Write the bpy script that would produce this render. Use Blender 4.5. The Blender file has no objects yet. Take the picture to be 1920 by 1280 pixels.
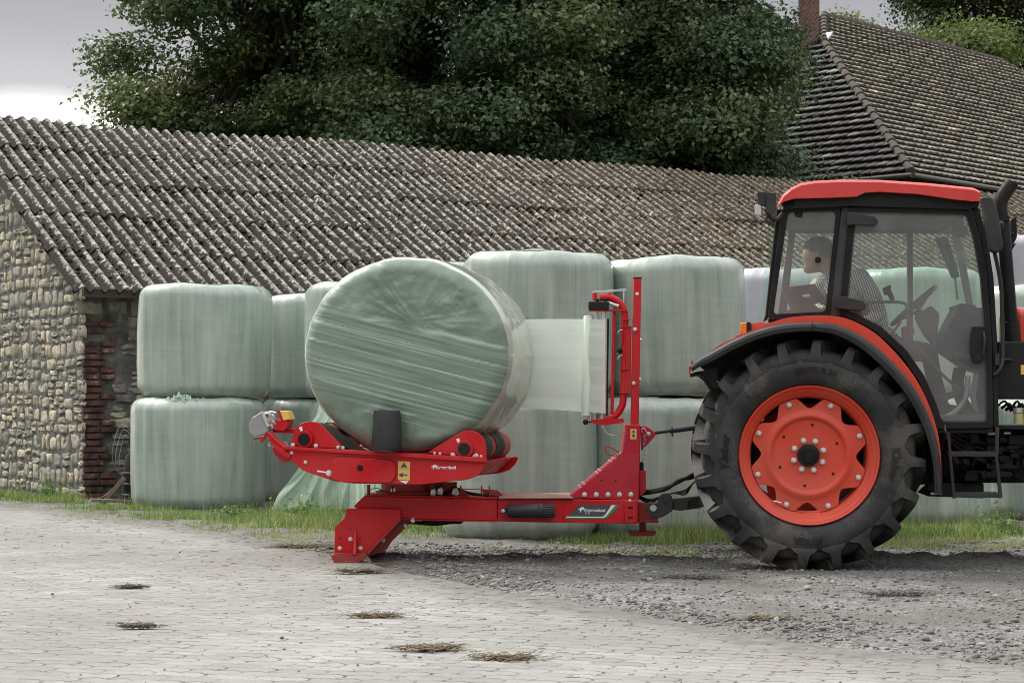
import bpy, math, random
import numpy as np
from mathutils import Vector, Matrix
R = math.radians
random.seed(7)
sc = bpy.context.scene
COL = sc.collection

# ------------------------------------------------------------------ camera
D, H, F = 13.0, 1.13, 3622.0          # distance to the tractor's near side, eye height, focal length in pixels of a 1920 wide frame
cam = bpy.data.cameras.new("camera"); camo = bpy.data.objects.new("camera", cam); COL.objects.link(camo)
cam.sensor_width = 36; cam.lens = 36 * F / 1920; cam.shift_y = 115 / 1920
cam.clip_end = 3000; camo.location = (0, -D, H); camo.rotation_euler = (R(90), 0, 0)
cam.dof.use_dof = True; cam.dof.focus_distance = 13.6; cam.dof.aperture_fstop = 10.0
sc.camera = camo
# ------------------------------------------------------------------ world: overcast, low bright gap in the cloud behind the trees
w = bpy.data.worlds.new("World"); sc.world = w; w.use_nodes = True
nt = w.node_tree; nt.nodes.clear(); L = nt.links.new
out = nt.nodes.new("ShaderNodeOutputWorld"); bg = nt.nodes.new("ShaderNodeBackground"); L(bg.outputs[0], out.inputs[0])
sky = nt.nodes.new("ShaderNodeTexSky"); sky.sky_type = 'NISHITA'; sky.sun_disc = False
SUN_EL, SUN_AZ = 44, -52                # azimuth measured from +Y towards +X
sky.sun_elevation = R(SUN_EL); sky.sun_rotation = R(SUN_AZ); sky.dust_density = 3
hs = nt.nodes.new("ShaderNodeHueSaturation"); hs.inputs['Saturation'].default_value = .15; hs.inputs['Value'].default_value = .7
L(sky.outputs[0], hs.inputs['Color'])
tc = nt.nodes.new("ShaderNodeTexCoord"); sx = nt.nodes.new("ShaderNodeSeparateXYZ"); L(tc.outputs['Generated'], sx.inputs[0])
nz = nt.nodes.new("ShaderNodeTexNoise"); nz.inputs['Scale'].default_value = 2.6; nz.inputs['Detail'].default_value = 5
mp = nt.nodes.new("ShaderNodeMapping"); mp.inputs['Scale'].default_value = (1, 1, 3.5); L(tc.outputs['Generated'], mp.inputs[0]); L(mp.outputs[0], nz.inputs['Vector'])
ma = nt.nodes.new("ShaderNodeMath"); ma.operation = 'MULTIPLY_ADD'; ma.inputs[1].default_value = .075; L(nz.outputs[0], ma.inputs[0]); L(sx.outputs[2], ma.inputs[2])
rp = nt.nodes.new("ShaderNodeValToRGB"); L(ma.outputs[0], rp.inputs[0])
rp.color_ramp.elements[0].position = 0; rp.color_ramp.elements[0].color = (.6, .56, .48, 1)
rp.color_ramp.elements[1].position = 1; rp.color_ramp.elements[1].color = (.85, .865, .88, 1)
for p_, c_ in ((.184, (.66, .64, .60)), (.194, (.28, .28, .29)), (.25, (.17, .172, .18)), (.34, (.275, .28, .29)), (.6, (.65, .66, .67))):
    e = rp.color_ramp.elements.new(p_); e.color = (*c_, 1)
rp2 = nt.nodes.new("ShaderNodeValToRGB"); L(ma.outputs[0], rp2.inputs[0])      # away from the bright gap: dull low cloud, brighter overhead
rp2.color_ramp.elements[0].position = 0; rp2.color_ramp.elements[0].color = (.07, .07, .07, 1)
rp2.color_ramp.elements[1].position = 1; rp2.color_ramp.elements[1].color = (1, 1, 1, 1)
for p_, c_ in ((.15, (.13, .13, .135)), (.4, (.40, .405, .41)), (.7, (.90, .905, .91))):
    e = rp2.color_ramp.elements.new(p_); e.color = (*c_, 1)
mr_ = nt.nodes.new("ShaderNodeMapRange"); mr_.inputs[1].default_value = .35; mr_.inputs[2].default_value = .75; L(sx.outputs[1], mr_.inputs[0])
mxa = nt.nodes.new("ShaderNodeMix"); mxa.data_type = 'RGBA'; L(mr_.outputs[0], mxa.inputs[0]); L(rp2.outputs[0], mxa.inputs[6]); L(rp.outputs[0], mxa.inputs[7])
mx = nt.nodes.new("ShaderNodeMix"); mx.data_type = 'RGBA'; mx.inputs[0].default_value = .9
L(hs.outputs[0], mx.inputs[6]); vs_ = nt.nodes.new('ShaderNodeVectorMath'); vs_.operation = 'SCALE'; vs_.inputs['Scale'].default_value = 20; L(mxa.outputs[2], vs_.inputs[0]); L(vs_.outputs[0], mx.inputs[7]); L(mx.outputs[2], bg.inputs[0]); bg.inputs[1].default_value = .095
# ------------------------------------------------------------------ one soft sun
sl = bpy.data.lights.new("sun", 'SUN'); sl.energy = 3.0; sl.angle = R(10); sl.color = (1, .95, .87)
so = bpy.data.objects.new("sun", sl); COL.objects.link(so)
a_, e_ = R(SUN_AZ), R(SUN_EL)           # the brightest part of the cloud: to the left
sky.sun_rotation = a_
dv = Vector((math.sin(a_) * math.cos(e_), math.cos(a_) * math.cos(e_), math.sin(e_)))
so.rotation_euler = dv.to_track_quat('Z', 'Y').to_euler()
sc.view_settings.view_transform = 'Standard'; sc.view_settings.look = 'None'; sc.view_settings.exposure = .32; sc.view_settings.gamma = 1
sc.render.engine = 'CYCLES'; sc.cycles.use_denoising = True; sc.cycles.filter_width = 1.0; sc.cycles.max_bounces = 6; sc.cycles.transparent_max_bounces = 16
sc.cycles.diffuse_bounces = 3; sc.cycles.caustics_reflective = False; sc.cycles.caustics_refractive = False

# ------------------------------------------------------------------ noise + geometry helpers
def _hash(i, j, k, s):
    h = (i * 374761393 + j * 668265263 + k * 2147483647 + s * 974634777) & 0xffffffff
    h = ((h ^ (h >> 13)) * 1274126177) & 0xffffffff
    return ((h ^ (h >> 16)) & 0xffff) / 65535.0
def vn(x, y, z=0.0, s=0):
    x, y, z = np.broadcast_arrays(np.asarray(x, float), np.asarray(y, float), np.asarray(z, float))
    i, j, k = (np.floor(a).astype(np.int64) for a in (x, y, z)); f, g, h = x - i, y - j, z - k
    f, g, h = (a * a * (3 - 2 * a) for a in (f, g, h)); r = 0
    for a in (0, 1):
        for b in (0, 1):
            for c in (0, 1):
                r = r + _hash(i + a, j + b, k + c, s) * (f if a else 1 - f) * (g if b else 1 - g) * (h if c else 1 - h)
    return r * 2 - 1
def fbm(x, y, z=0.0, s=0, o=4):
    r, a = 0, 1.0
    for q in range(o): r = r + a * vn(np.asarray(x) * 2**q, np.asarray(y) * 2**q, np.asarray(z) * 2**q, s + q * 17); a *= .5
    return r

def P(px, py, Y):                       # world point at depth Y for a place measured in the photograph
    s = (Y + D) / F
    return Vector(((px - 960) * s, Y, H + (755 - py) * s))
def G(px, py):                          # ground point
    yc = H * F / (py - 755); return Vector(((px - 960) * yc / F, yc - D, 0))

ORG = {}
def root(name, loc, label, cat, group=None):
    o = bpy.data.objects.new(name, None); o.empty_display_size = .2; COL.objects.link(o); o.location = loc; ORG[o.name] = Vector(loc)
    o['label'] = label; o['category'] = cat
    if group: o['group'] = group
    return o
def tag(o, label=None, cat=None, group=None, kind=None):
    for k, v in (('label', label), ('category', cat), ('group', group), ('kind', kind)):
        if v: o[k] = v
    return o
def finish(me, name, mat, parent=None, smooth=35, bevel=None, seg=2, loc=None):
    """link a mesh given in world coordinates"""
    o = bpy.data.objects.new(name, me); COL.objects.link(o)
    org = ORG.get(parent.name, Vector()) if parent else Vector()
    if loc is not None:                 # own origin
        loc = Vector(loc); me.transform(Matrix.Translation(-loc)); o.location = loc - org; ORG[o.name] = loc
    else:
        me.transform(Matrix.Translation(-org)); ORG[o.name] = org
    if parent: o.parent = parent
    for m in (mat if isinstance(mat, (list, tuple)) else [mat]): me.materials.append(m)
    if smooth:
        me.polygons.foreach_set('use_smooth', [True] * len(me.polygons))
        if smooth < 180: me.set_sharp_from_angle(angle=R(smooth))
    if bevel:
        b = o.modifiers.new('bevel', 'BEVEL'); b.width = bevel; b.segments = seg; b.limit_method = 'ANGLE'; b.angle_limit = R(38); b.use_clamp_overlap = True
        b.harden_normals = False
    return o
def np_mesh(name, V, Fc, attrs=None):
    V = np.asarray(V, np.float32).reshape(-1, 3); Fc = np.asarray(Fc, np.int32); n, k = Fc.shape
    me = bpy.data.meshes.new(name); me.vertices.add(len(V)); me.vertices.foreach_set('co', V.ravel())
    me.loops.add(n * k); me.loops.foreach_set('vertex_index', Fc.ravel())
    me.polygons.add(n); me.polygons.foreach_set('loop_start', np.arange(0, n * k, k, dtype=np.int32))
    me.update(calc_edges=True)
    for an, av in (attrs or {}).items():
        at = me.attributes.new(an, 'FLOAT', 'POINT'); at.data.foreach_set('value', np.asarray(av, np.float32).ravel())
    return me
def grid_faces(nu, nv, off=0, wrap=False):
    i, j = np.meshgrid(np.arange(nu if wrap else nu - 1), np.arange(nv - 1), indexing='ij')
    a = i * nv + j; b = ((i + 1) % nu) * nv + j
    return np.stack([a, b, b + 1, a + 1], -1).reshape(-1, 4) + off

def round_poly(pts, r, n=4):
    out_ = []; N = len(pts); rr = r if isinstance(r, (list, tuple)) else [r] * N
    for i in range(N):
        p, a, b = Vector(pts[i][:2]), Vector(pts[i - 1][:2]), Vector(pts[(i + 1) % N][:2])
        la, lb = (a - p).length, (b - p).length; q = min(rr[i], la * .48, lb * .48)
        p0, p1 = p + (a - p) / la * q, p + (b - p) / lb * q
        for k in range(n + 1):
            t = k / n; out_.append(tuple(p0 * (1 - t)**2 + p * 2 * t * (1 - t) + p1 * t * t))
    return out_
def smooth_line(pts, n=6):              # Catmull-Rom through the points
    pts = [Vector(p) for p in pts]; o = []
    for i in range(len(pts) - 1):
        p0, p1, p2, p3 = pts[max(i - 1, 0)], pts[i], pts[i + 1], pts[min(i + 2, len(pts) - 1)]
        for k in range(n):
            t = k / n
            o.append(.5 * ((2 * p1) + (p2 - p0) * t + (2 * p0 - 5 * p1 + 4 * p2 - p3) * t * t + (3 * p1 - p0 - 3 * p2 + p3) * t**3))
    o.append(pts[-1]); return o

class MB:
    def __init__(s): s.v = []; s.f = []; s.k = []
    def m(s): s.k.append(len(s.v)); return s      # a new separate piece starts here
    def add(s, vs, fs):
        o = len(s.v); s.v += [tuple(v) for v in vs]; s.f += [[i + o for i in f] for f in fs]; return s
    def box(s, c, sz, rot=None):
        c = Vector(c); M = rot if rot is not None else Matrix.Identity(3)
        if isinstance(M, tuple): M = (Matrix.Rotation(M[2], 3, 'Z') @ Matrix.Rotation(M[1], 3, 'Y') @ Matrix.Rotation(M[0], 3, 'X'))
        vs = [c + M @ Vector((x * sz[0] / 2, y * sz[1] / 2, z * sz[2] / 2)) for x in (-1, 1) for y in (-1, 1) for z in (-1, 1)]
        return s.add(vs, [(0, 1, 3, 2), (4, 6, 7, 5), (0, 4, 5, 1), (2, 3, 7, 6), (0, 2, 6, 4), (1, 5, 7, 3)])
    def loft(s, A, B):                  # two closed loops with the same count, capped
        n = len(A); ar = sum((A[i].x * A[(i + 1) % n].z - A[(i + 1) % n].x * A[i].z) for i in range(n))
        if ar > 0: A, B = A[::-1], B[::-1]
        fs = [list(range(n))[::-1], list(range(n, 2 * n))] + [(i, (i + 1) % n, n + (i + 1) % n, n + i) for i in range(n)]
        return s.add(list(A) + list(B), fs)
    def prism(s, pts, y0, y1):          # pts: (x, z) world
        return s.loft([Vector((p[0], y0, p[1])) for p in pts], [Vector((p[0], y1, p[1])) for p in pts])
    def pp(s, px, Y, t, r=0, n=4):      # outline measured in the picture, at depth Y, thickness t along +Y
        if r: px = round_poly(px, r, n)
        A = [P(a[0], a[1], Y) for a in px]; return s.loft(A, [v + Vector((0, t, 0)) for v in A])
    def ring(s, A, B, y, t):            # picture loops: outer and inner, same count
        n = len(A); a = [P(p[0], p[1], y) for p in A]; b = [P(p[0], p[1], y) for p in B]; dy = Vector((0, t, 0))
        vs = a + b + [v + dy for v in a] + [v + dy for v in b]; fs = []
        for i in range(n):
            j = (i + 1) % n
            fs += [(i, j, n + j, n + i), (2 * n + i, 3 * n + i, 3 * n + j, 2 * n + j), (i, 2 * n + i, 2 * n + j, j), (n + i, n + j, 3 * n + j, 3 * n + i)]
        return s.add(vs, fs)
    def strip(s, A, B, y, t):           # open band between two picture polylines, same count
        n = len(A); a = [P(p[0], p[1], y) for p in A]; b = [P(p[0], p[1], y) for p in B]; dy = Vector((0, t, 0))
        vs = a + b + [v + dy for v in a] + [v + dy for v in b]; fs = [(0, n, 3 * n, 2 * n), (n - 1, 3 * n - 1, 4 * n - 1, 2 * n - 1)]
        for i in range(n - 1):
            j = i + 1
            fs += [(i, j, n + j, n + i), (2 * n + i, 3 * n + i, 3 * n + j, 2 * n + j), (i, 2 * n + i, 2 * n + j, j), (n + i, n + j, 3 * n + j, 3 * n + i)]
        return s.add(vs, fs)
    def tube(s, path, r, n=10, flat=None):
        path = [Vector(p) for p in path]; N = len(path); rs = r if isinstance(r, (list, tuple)) else [r] * N
        t0 = (path[1] - path[0]).normalized(); up = Vector((0, 1, 0)) if abs(t0.y) < .9 else Vector((0, 0, 1)); vs = []
        a = t0.cross(up).normalized()
        for i, p in enumerate(path):
            t = (path[min(i + 1, N - 1)] - path[max(i - 1, 0)])
            t = t.normalized() if t.length > 1e-9 else t0
            a = (a - t * a.dot(t)); a = a.normalized() if a.length > 1e-6 else t.orthogonal().normalized(); b = t.cross(a)
            for k in range(n):
                q = 2 * math.pi * k / n; vs.append(p + (a * math.cos(q) + b * math.sin(q)) * rs[i])
        fs = [[i * n + k, i * n + (k + 1) % n, (i + 1) * n + (k + 1) % n, (i + 1) * n + k] for i in range(N - 1) for k in range(n)]
        fs += [list(range(n))[::-1], [(N - 1) * n + k for k in range(n)]]
        return s.add(vs, fs)
    def cyl(s, p0, p1, r0, r1=None, n=24): return s.tube([p0, p1], [r0, r0 if r1 is None else r1], n)
    def lathe(s, prof, o, ax, n=48, closed=False):      # prof: (radius, height along ax)
        o, ax = Vector(o), Vector(ax).normalized(); a = ax.orthogonal().normalized(); b = ax.cross(a); vs = []
        for k in range(n):
            q = 2 * math.pi * k / n; d = a * math.cos(q) + b * math.sin(q)
            vs += [o + d * max(rr, 1e-4) + ax * h for rr, h in prof]
        m = len(prof); fs = [[k * m + i, k * m + i + 1, ((k + 1) % n) * m + i + 1, ((k + 1) % n) * m + i] for k in range(n) for i in range(m - 1)]
        return s.add(vs, fs)
    def ball(s, c, r, sc_=(1, 1, 1), n=12):
        c = Vector(c); m = n // 2 + 1; vs = []
        for i in range(n):
            for j in range(m):
                a, b = 2 * math.pi * i / n, math.pi * j / (m - 1); q = max(math.sin(b), 1e-3)
                vs.append(c + Vector((r * sc_[0] * math.cos(a) * q, r * sc_[1] * math.sin(a) * q, r * sc_[2] * math.cos(b))))
        fs = [[i * m + j, i * m + j + 1, ((i + 1) % n) * m + j + 1, ((i + 1) % n) * m + j] for i in range(n) for j in range(m - 1)]
        return s.add(vs, fs)
    def bolt(s, c, ax, r=.011):
        c, ax = Vector(c), Vector(ax).normalized(); s.m()
        s.cyl(c, c + ax * r * .35, r * 1.45, n=16); s.tube([c, c + ax * r * 1.1, c + ax * r * 1.25], [r, r, r * .8], 6); return s
    def text(s, body, size, T, ext=.001, bend=None, bold=0.0):   # T maps (x, y, depth) of the lettering to the world
        cu = bpy.data.curves.new('t', 'FONT'); cu.body = body; cu.size = size; cu.extrude = ext; cu.align_x = 'CENTER'; cu.align_y = 'CENTER'; cu.offset = bold
        o = bpy.data.objects.new('t', cu); COL.objects.link(o); bpy.context.view_layer.update()
        me = o.evaluated_get(bpy.context.evaluated_depsgraph_get()).to_mesh()
        vs = [T(v.co.x, v.co.y, v.co.z) for v in me.vertices]; fs = [list(p.vertices) for p in me.polygons]
        s.add(vs, fs); bpy.data.objects.remove(o); bpy.data.curves.remove(cu); return s
    def xf(s, fn): s.v = [tuple(fn(Vector(v))) for v in s.v]; return s
    def mesh(s, name):
        me = bpy.data.meshes.new(name); me.from_pydata([tuple(v) for v in s.v], [], s.f); me.validate(); me.update()
        import bmesh as _b
        bm = _b.new(); bm.from_mesh(me); _b.ops.recalc_face_normals(bm, faces=bm.faces); bm.to_mesh(me); bm.free(); return me
    def build(s, name, mat, parent=None, **k): return finish(s.mesh(name), name, mat, parent, **k)

def each(mb, name, mat, parent, **k):     # one object for every piece marked with m()
    ks = mb.k + [len(mb.v)]; out_ = []
    for a, b in zip(ks[:-1], ks[1:]):
        q = MB(); q.v = mb.v[a:b]; q.f = [[i - a for i in f] for f in mb.f if a <= f[0] < b]
        if q.v: out_.append(q.build(name, mat, parent, **k))
    return out_

# ------------------------------------------------------------------ materials
class NT:
    def __init__(s, name):
        s.m = bpy.data.materials.new(name); s.m.use_nodes = True; s.t = s.m.node_tree; s.b = s.t.nodes['Principled BSDF']; s.o = s.t.nodes['Material Output']
    def n(s, ty, ins=None, **props):
        q = s.t.nodes.new(ty)
        for k, v in props.items(): setattr(q, k, v)
        for k, v in (ins or {}).items():
            if isinstance(v, bpy.types.NodeSocket): s.t.links.new(v, q.inputs[k])
            else: q.inputs[k].default_value = v
        return q
    def l(s, a, b): s.t.links.new(a, b)
    def coord(s, scale=(1, 1, 1), rot=(0, 0, 0), src='Object'):
        c = s.n('ShaderNodeTexCoord'); return s.n('ShaderNodeMapping', {'Vector': c.outputs[src], 'Scale': scale, 'Rotation': rot}).outputs[0]
    def noise(s, scale, detail=4, vec=None, rough=.55, dist=0):
        return s.n('ShaderNodeTexNoise', {'Vector': vec or s.coord(), 'Scale': scale, 'Detail': detail, 'Roughness': rough, 'Distortion': dist}).outputs[0]
    def ramp(s, fac, stops, interp='LINEAR'):
        r = s.n('ShaderNodeValToRGB', {'Fac': fac}); cr = r.color_ramp; cr.interpolation = interp
        while len(cr.elements) < len(stops): cr.elements.new(.5)
        for e, (p, c) in zip(cr.elements, stops): e.position = p; e.color = (*c, 1) if isinstance(c, tuple) else (c, c, c, 1)
        return r.outputs[0]
    def mix(s, f, a, b, mode='MIX'):
        q = s.n('ShaderNodeMix', data_type='RGBA', blend_type=mode)
        for k, v in ((0, f), (6, a), (7, b)):
            if isinstance(v, bpy.types.NodeSocket): s.l(v, q.inputs[k])
            else: q.inputs[k].default_value = v if k == 0 else (*v, 1)
        return q.outputs[2]
    def math(s, op, a, b=0.0, c=0.0):
        q = s.n('ShaderNodeMath', operation=op)
        for k, v in enumerate((a, b, c)):
            if isinstance(v, bpy.types.NodeSocket): s.l(v, q.inputs[k])
            else: q.inputs[k].default_value = v
        return q.outputs[0]
    def attr(s, name): return s.n('ShaderNodeAttribute', attribute_name=name).outputs['Fac']
    def bump(s, h, strength=.4, dist=.01, normal=None):
        q = s.n('ShaderNodeBump', {'Height': h, 'Strength': strength, 'Distance': dist})
        if normal: s.l(normal, q.inputs['Normal'])
        s.l(q.outputs[0], s.b.inputs['Normal']); return q.outputs[0]
    def set(s, **k):
        for a, v in k.items():
            i = s.b.inputs[{'color': 'Base Color', 'rough': 'Roughness', 'metal': 'Metallic', 'spec': 'Specular IOR Level', 'coat': 'Coat Weight', 'coatr': 'Coat Roughness', 'alpha': 'Alpha', 'sub': 'Subsurface Weight', 'trans': 'Transmission Weight'}.get(a, a)]
            if isinstance(v, bpy.types.NodeSocket): s.l(v, i)
            else: i.default_value = (*v, 1) if isinstance(v, tuple) and len(v) == 3 else v
        return s
def dark(c, k): return tuple(x * k for x in c)
def paint(name, c, rough=.35, dirt=.25, coat=.3, dirtc=(.16, .13, .1), scale=3, metal=0, spec=.5):
    t = NT(name); a = t.noise(scale, 6); b = t.noise(scale * 14, 4)
    d = t.ramp(t.math('MULTIPLY_ADD', b, .45, a), [(.62, 0.0), (.9, 1.0)])
    base = t.mix(t.ramp(a, [(.3, 0.0), (.7, 1.0)]), dark(c, .9), dark(c, 1.08))
    t.set(color=t.mix(t.math('MULTIPLY', d, dirt), base, dirtc), rough=t.math('MULTIPLY_ADD', d, .3, rough), coat=coat, coatr=.15, metal=metal, spec=spec)
    t.bump(b, .06, .004); return t.m
M = {}
M['red'] = paint('red machine paint', (.52, .003, .011), .36, .16, .1, spec=.3)
M['red_tower'] = paint('crimson tower paint', (.46, .008, .03), .42, .2, .1, spec=.3)
M['red_dull'] = paint('dusty red paint', (.33, .018, .016), .5, .45, .1)
M['orange'] = paint('orange red tractor paint', (.68, .045, .016), .33, .3, .4)
M['rimpaint'] = paint('orange red rim paint', (.66, .05, .02), .45, .35, .15, (.22, .11, .08))
M['roofred'] = paint('cab roof paint', (.60, .035, .03), .4, .1, .3)
M['black'] = paint('black painted steel', (.008, .008, .009), .45, .4, .0, (.035, .033, .03), spec=.22)
M['plastic'] = paint('dark grey moulded plastic', (.024, .024, .026), .4, .3, .0, (.07, .067, .063), spec=.35)
M['grey'] = paint('grey cab pillar plastic', (.048, .048, .05), .5, .2, .0, spec=.3)
M['inter'] = paint('cab interior plastic', (.085, .085, .088), .6, .2, 0)
M['iron'] = paint('cast iron driveline', (.011, .011, .012), .5, .5, .0, (.04, .037, .034), 6, spec=.2)
M['steel'] = paint('bright zinc steel', (.62, .63, .62), .3, .2, .0, (.3, .29, .27), 8, .85)
M['bolt'] = paint('zinc bolt', (.7, .7, .68), .35, .1, .0, (.4, .38, .35), 8, .55)
M['hose'] = paint('rubber hose', (.008, .008, .008), .4, .2, 0, spec=.3)
M['yellow'] = paint('yellow warning sticker', (.75, .47, .12), .5, .2, .1)
M['white'] = paint('white lettering', (.8, .8, .8), .5, .1, 0)
M['sgreen'] = paint('green stripe', (.0, .28, .09), .45, .1, 0)
M['sgrey'] = paint('slate grey decal', (.055, .065, .075), .45, .15, .1)
M['amber'] = paint('amber lens', (.9, .18, .02), .15, .0, .8)
M['lensred'] = paint('red lens', (.45, .01, .01), .15, .0, .8)
M['lens'] = paint('grey lamp lens', (.5, .5, .5), .12, .1, .8)
M['deck'] = paint('worn deck plate', (.30, .13, .10), .5, .6, 0, (.30, .24, .2), 5)
M['wood'] = paint('weathered board', (.17, .14, .11), .8, .5, 0)
M['clearp'] = paint('scuffed clear plastic', (.30, .295, .30), .25, .5, .5)
M['bowl'] = paint('yellow filter bowl', (.45, .43, .18), .2, .2, .5)

def rubber():
    t = NT('tyre rubber'); a = t.noise(5, 6); b = t.noise(60, 4); c = t.noise(2.6, 5)
    col = t.mix(t.ramp(a, [(.35, 0.0), (.68, 1.0)]), (.015, .015, .016), (.046, .045, .045))
    col = t.mix(t.math('MULTIPLY', t.ramp(t.math('MULTIPLY_ADD', b, .4, c), [(.70, 0.0), (.88, 1.0)]), .7), col, (.11, .098, .08))
    t.set(color=col, rough=.62, spec=.35); t.bump(t.math('MULTIPLY_ADD', b, .4, a), .25, .004); return t.m
M['tyre'] = rubber()
def tyre_dirt():
    t = NT('muddy lug flank'); t.set(color=t.ramp(t.noise(25, 5), [(.35, (.018, .016, .014)), (.6, (.05, .042, .034)), (.75, (.11, .10, .06))]), rough=.9); return t.m
def film(name, lo, hi, rough=.38, streak=1.0):
    t = NT(name)
    v = t.coord((7, 7, .55)); v2 = t.coord((40, 40, 1.0)); v3 = t.coord((3, 3, 30))
    a = t.noise(1, 5, v, .6, .4); b = t.noise(1, 3, v2); c = t.noise(1, 4, v3); d = t.noise(1.7, 3)
    f = t.math('ADD', t.math('MULTIPLY', a, .55), t.math('ADD', t.math('MULTIPLY', b, .18), t.math('ADD', t.math('MULTIPLY', c, .12), t.math('MULTIPLY', d, .25))))
    g = t.noise(90, 3)
    spots = t.ramp(g, [(.76, 0.0), (.8, 1.0)])
    col = t.mix(t.ramp(f, [(.40, 0.0), (.70, 1.0)]), lo, hi)
    obj = t.n('ShaderNodeObjectInfo').outputs['Random']
    col = t.mix(t.math('MULTIPLY', obj, .22), col, dark(lo, .82))
    col = t.mix(t.math('MULTIPLY', spots, .35), col, (.2, .19, .15))
    t.set(color=col, rough=t.math('MULTIPLY_ADD', a, .25, rough - .12), spec=.55, coat=.6, coatr=.17)
    t.bump(t.math('ADD', t.math('MULTIPLY', a, 1.0), t.math('ADD', t.math('MULTIPLY', b, .35), t.math('MULTIPLY', c, .12))), .5 * streak, .012); return t.m
M['film'] = film('pale green stretch film', (.215, .275, .232), (.47, .525, .475))
M['film_lilac'] = film('lilac grey stretch film', (.30, .30, .335), (.50, .50, .54))
# ================================================================== GROUND
EDGE = [G(-500, 925), G(0, 945), G(200, 966), G(440, 1000), G(620, 1040), G(740, 1068), G(960, 1112), G(1200, 1152), G(1400, 1190), G(1700, 1228), G(1920, 1258), G(2500, 1340), G(3400, 1500)]
ex = np.array([p.x for p in EDGE]); ey = np.array([p.y for p in EDGE])
def edge_y(x): return np.interp(x, ex, ey)
def gz(x, y):                           # height of the loose ground beyond the paving
    x, y = np.asarray(x, float), np.asarray(y, float)
    d = y - edge_y(x); k = np.clip(d / .5, 0, 1)
    z = -.035 + k * .035 + k * (.018 * fbm(x * 1.3, y * 1.3, 0, 3) + .007 * fbm(x * 9, y * 9, 0, 5))
    ridge = np.exp(-((y - (.95 + .12 * fbm(x * .8, 0, 0, 8))) / .13)**2) * ((x > -1.3) & (x < 3.6)) * (.035 + .025 * vn(x * 7, y * 7, 0, 9))
    rut = np.exp(-((y - .25) / .3)**2) * (x > .3) * -.012
    return np.where(y > 2.4, np.minimum(z, .01), z) + ridge + rut
xs = np.concatenate([np.linspace(-9, 9, 420)]); ys = np.concatenate([np.linspace(-7, 1.6, 240), np.linspace(1.7, 10, 90)])
X, Y = np.meshgrid(xs, ys, indexing='ij'); Z = gz(X, Y)
soil = np.exp(-((Y - (.95 + .12 * fbm(X * .8, 0, 0, 8))) / .2)**2) * ((X > -1.3) & (X < 6)) + .5 * np.exp(-((Y - .2 - .15 * fbm(X * .6, 1, 0, 9)) / .22)**2) * (X > .2) * np.clip(.6 + fbm(X * 1.5, Y * 5, 0, 14), 0, 1)
me = np_mesh('ground', np.stack([X, Y, Z], -1), grid_faces(len(xs), len(ys)), {'soil': soil})
t = NT('gravelly dirt'); a = t.noise(.9, 5); b = t.noise(14, 6); vo = t.n('ShaderNodeTexVoronoi', {'Vector': t.coord(), 'Scale': 42}); vo2 = t.n('ShaderNodeTexVoronoi', {'Vector': t.coord(), 'Scale': 95})
st = t.mix(t.n('ShaderNodeSeparateColor', {'Color': vo.outputs['Color']}).outputs[0], (.09, .09, .092), (.30, .296, .29))
dirt = t.mix(b, (.075, .069, .062), (.20, .19, .175))
trk = t.noise(1, 5, t.coord((.8, 5, 1)), .6)
gcol = t.mix(t.ramp(t.math('MULTIPLY_ADD', b, .3, a), [(.55, 0.0), (.75, 1.0)]), st, dirt); gcol = t.mix(t.ramp(trk, [(.5, 0.0), (.7, .6)]), gcol, (.10, .095, .088))
t.set(color=t.mix(t.math('MULTIPLY', t.attr('soil'), t.ramp(b, [(.35, .4), (.6, 1.0)])), gcol, (.030, .024, .018)), rough=.9, spec=.2)
t.bump(t.math('ADD', vo.outputs['Distance'], t.math('MULTIPLY_ADD', vo2.outputs['Distance'], .4, b)), .8, .015); M['dirt'] = t.m
g = finish(me, 'ground', M['dirt'], smooth=180); tag(g, kind='structure')
# far ground, meeting the near sheet along its outer border
F_ = [(-900, -300), (900, -300), (900, 1500), (-900, 1500)]; I_ = [(-9, -7), (9, -7), (9, 10), (-9, 10)]
fv = [(x, y, -.05) for x, y in F_] + [(x, y, -.05) for x, y in I_]; mb = MB(); mb.add(fv, [(i, (i + 1) % 4, 4 + (i + 1) % 4, 4 + i) for i in range(4)])
mb.add([(-9.1, -7.1, -.09), (9.1, -7.1, -.09), (9.1, 10.1, -.09), (-9.1, 10.1, -.09)], [(0, 1, 2, 3)])
t = NT('field'); t.set(color=t.ramp(t.noise(.4, 6), [(.35, (.05, .09, .025)), (.6, (.13, .13, .08))]), rough=.95); M['field'] = t.m
tag(mb.build('field', M['field'], smooth=None), kind='structure')

# paving: interlocking zigzag concrete blocks
xs = np.linspace(-9, 9, 451); n = len(xs); rag = .09 * fbm(xs * 2.1, 0, 0, 11) + .08 * vn(xs * 11, 0, 0, 12)
yt = edge_y(xs) + rag; rows = 90; K = np.linspace(0, 1, rows)**.75
Yg = -12.5 + (yt[:, None] + 12.5) * K[None, :]; Xg = np.repeat(xs[:, None], rows, 1)
Zg = .012 + .010 * fbm(Xg * .7, Yg * .7, 0, 21) + .0
me = np_mesh('paving', np.stack([Xg, Yg, Zg], -1), grid_faces(n, rows), {'edge': (yt[:, None] - Yg)})
t = NT('zigzag concrete pavers'); c = t.n('ShaderNodeTexCoord').outputs['Object']
mpn = t.n('ShaderNodeMapping', {'Vector': c, 'Rotation': (0, 0, R(14))}).outputs[0]
sp = t.n('ShaderNodeSeparateXYZ', {0: mpn}); per = .1125
def tri(v, p): return t.math('ABSOLUTE', t.math('SUBTRACT', t.math('FRACT', t.math('DIVIDE', v, p)), .5))
wy = t.math('MULTIPLY', t.math('SUBTRACT', t.math('MINIMUM', t.math('MAXIMUM', tri(sp.outputs[0], per), .14), .36), .25), .10)
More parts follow.
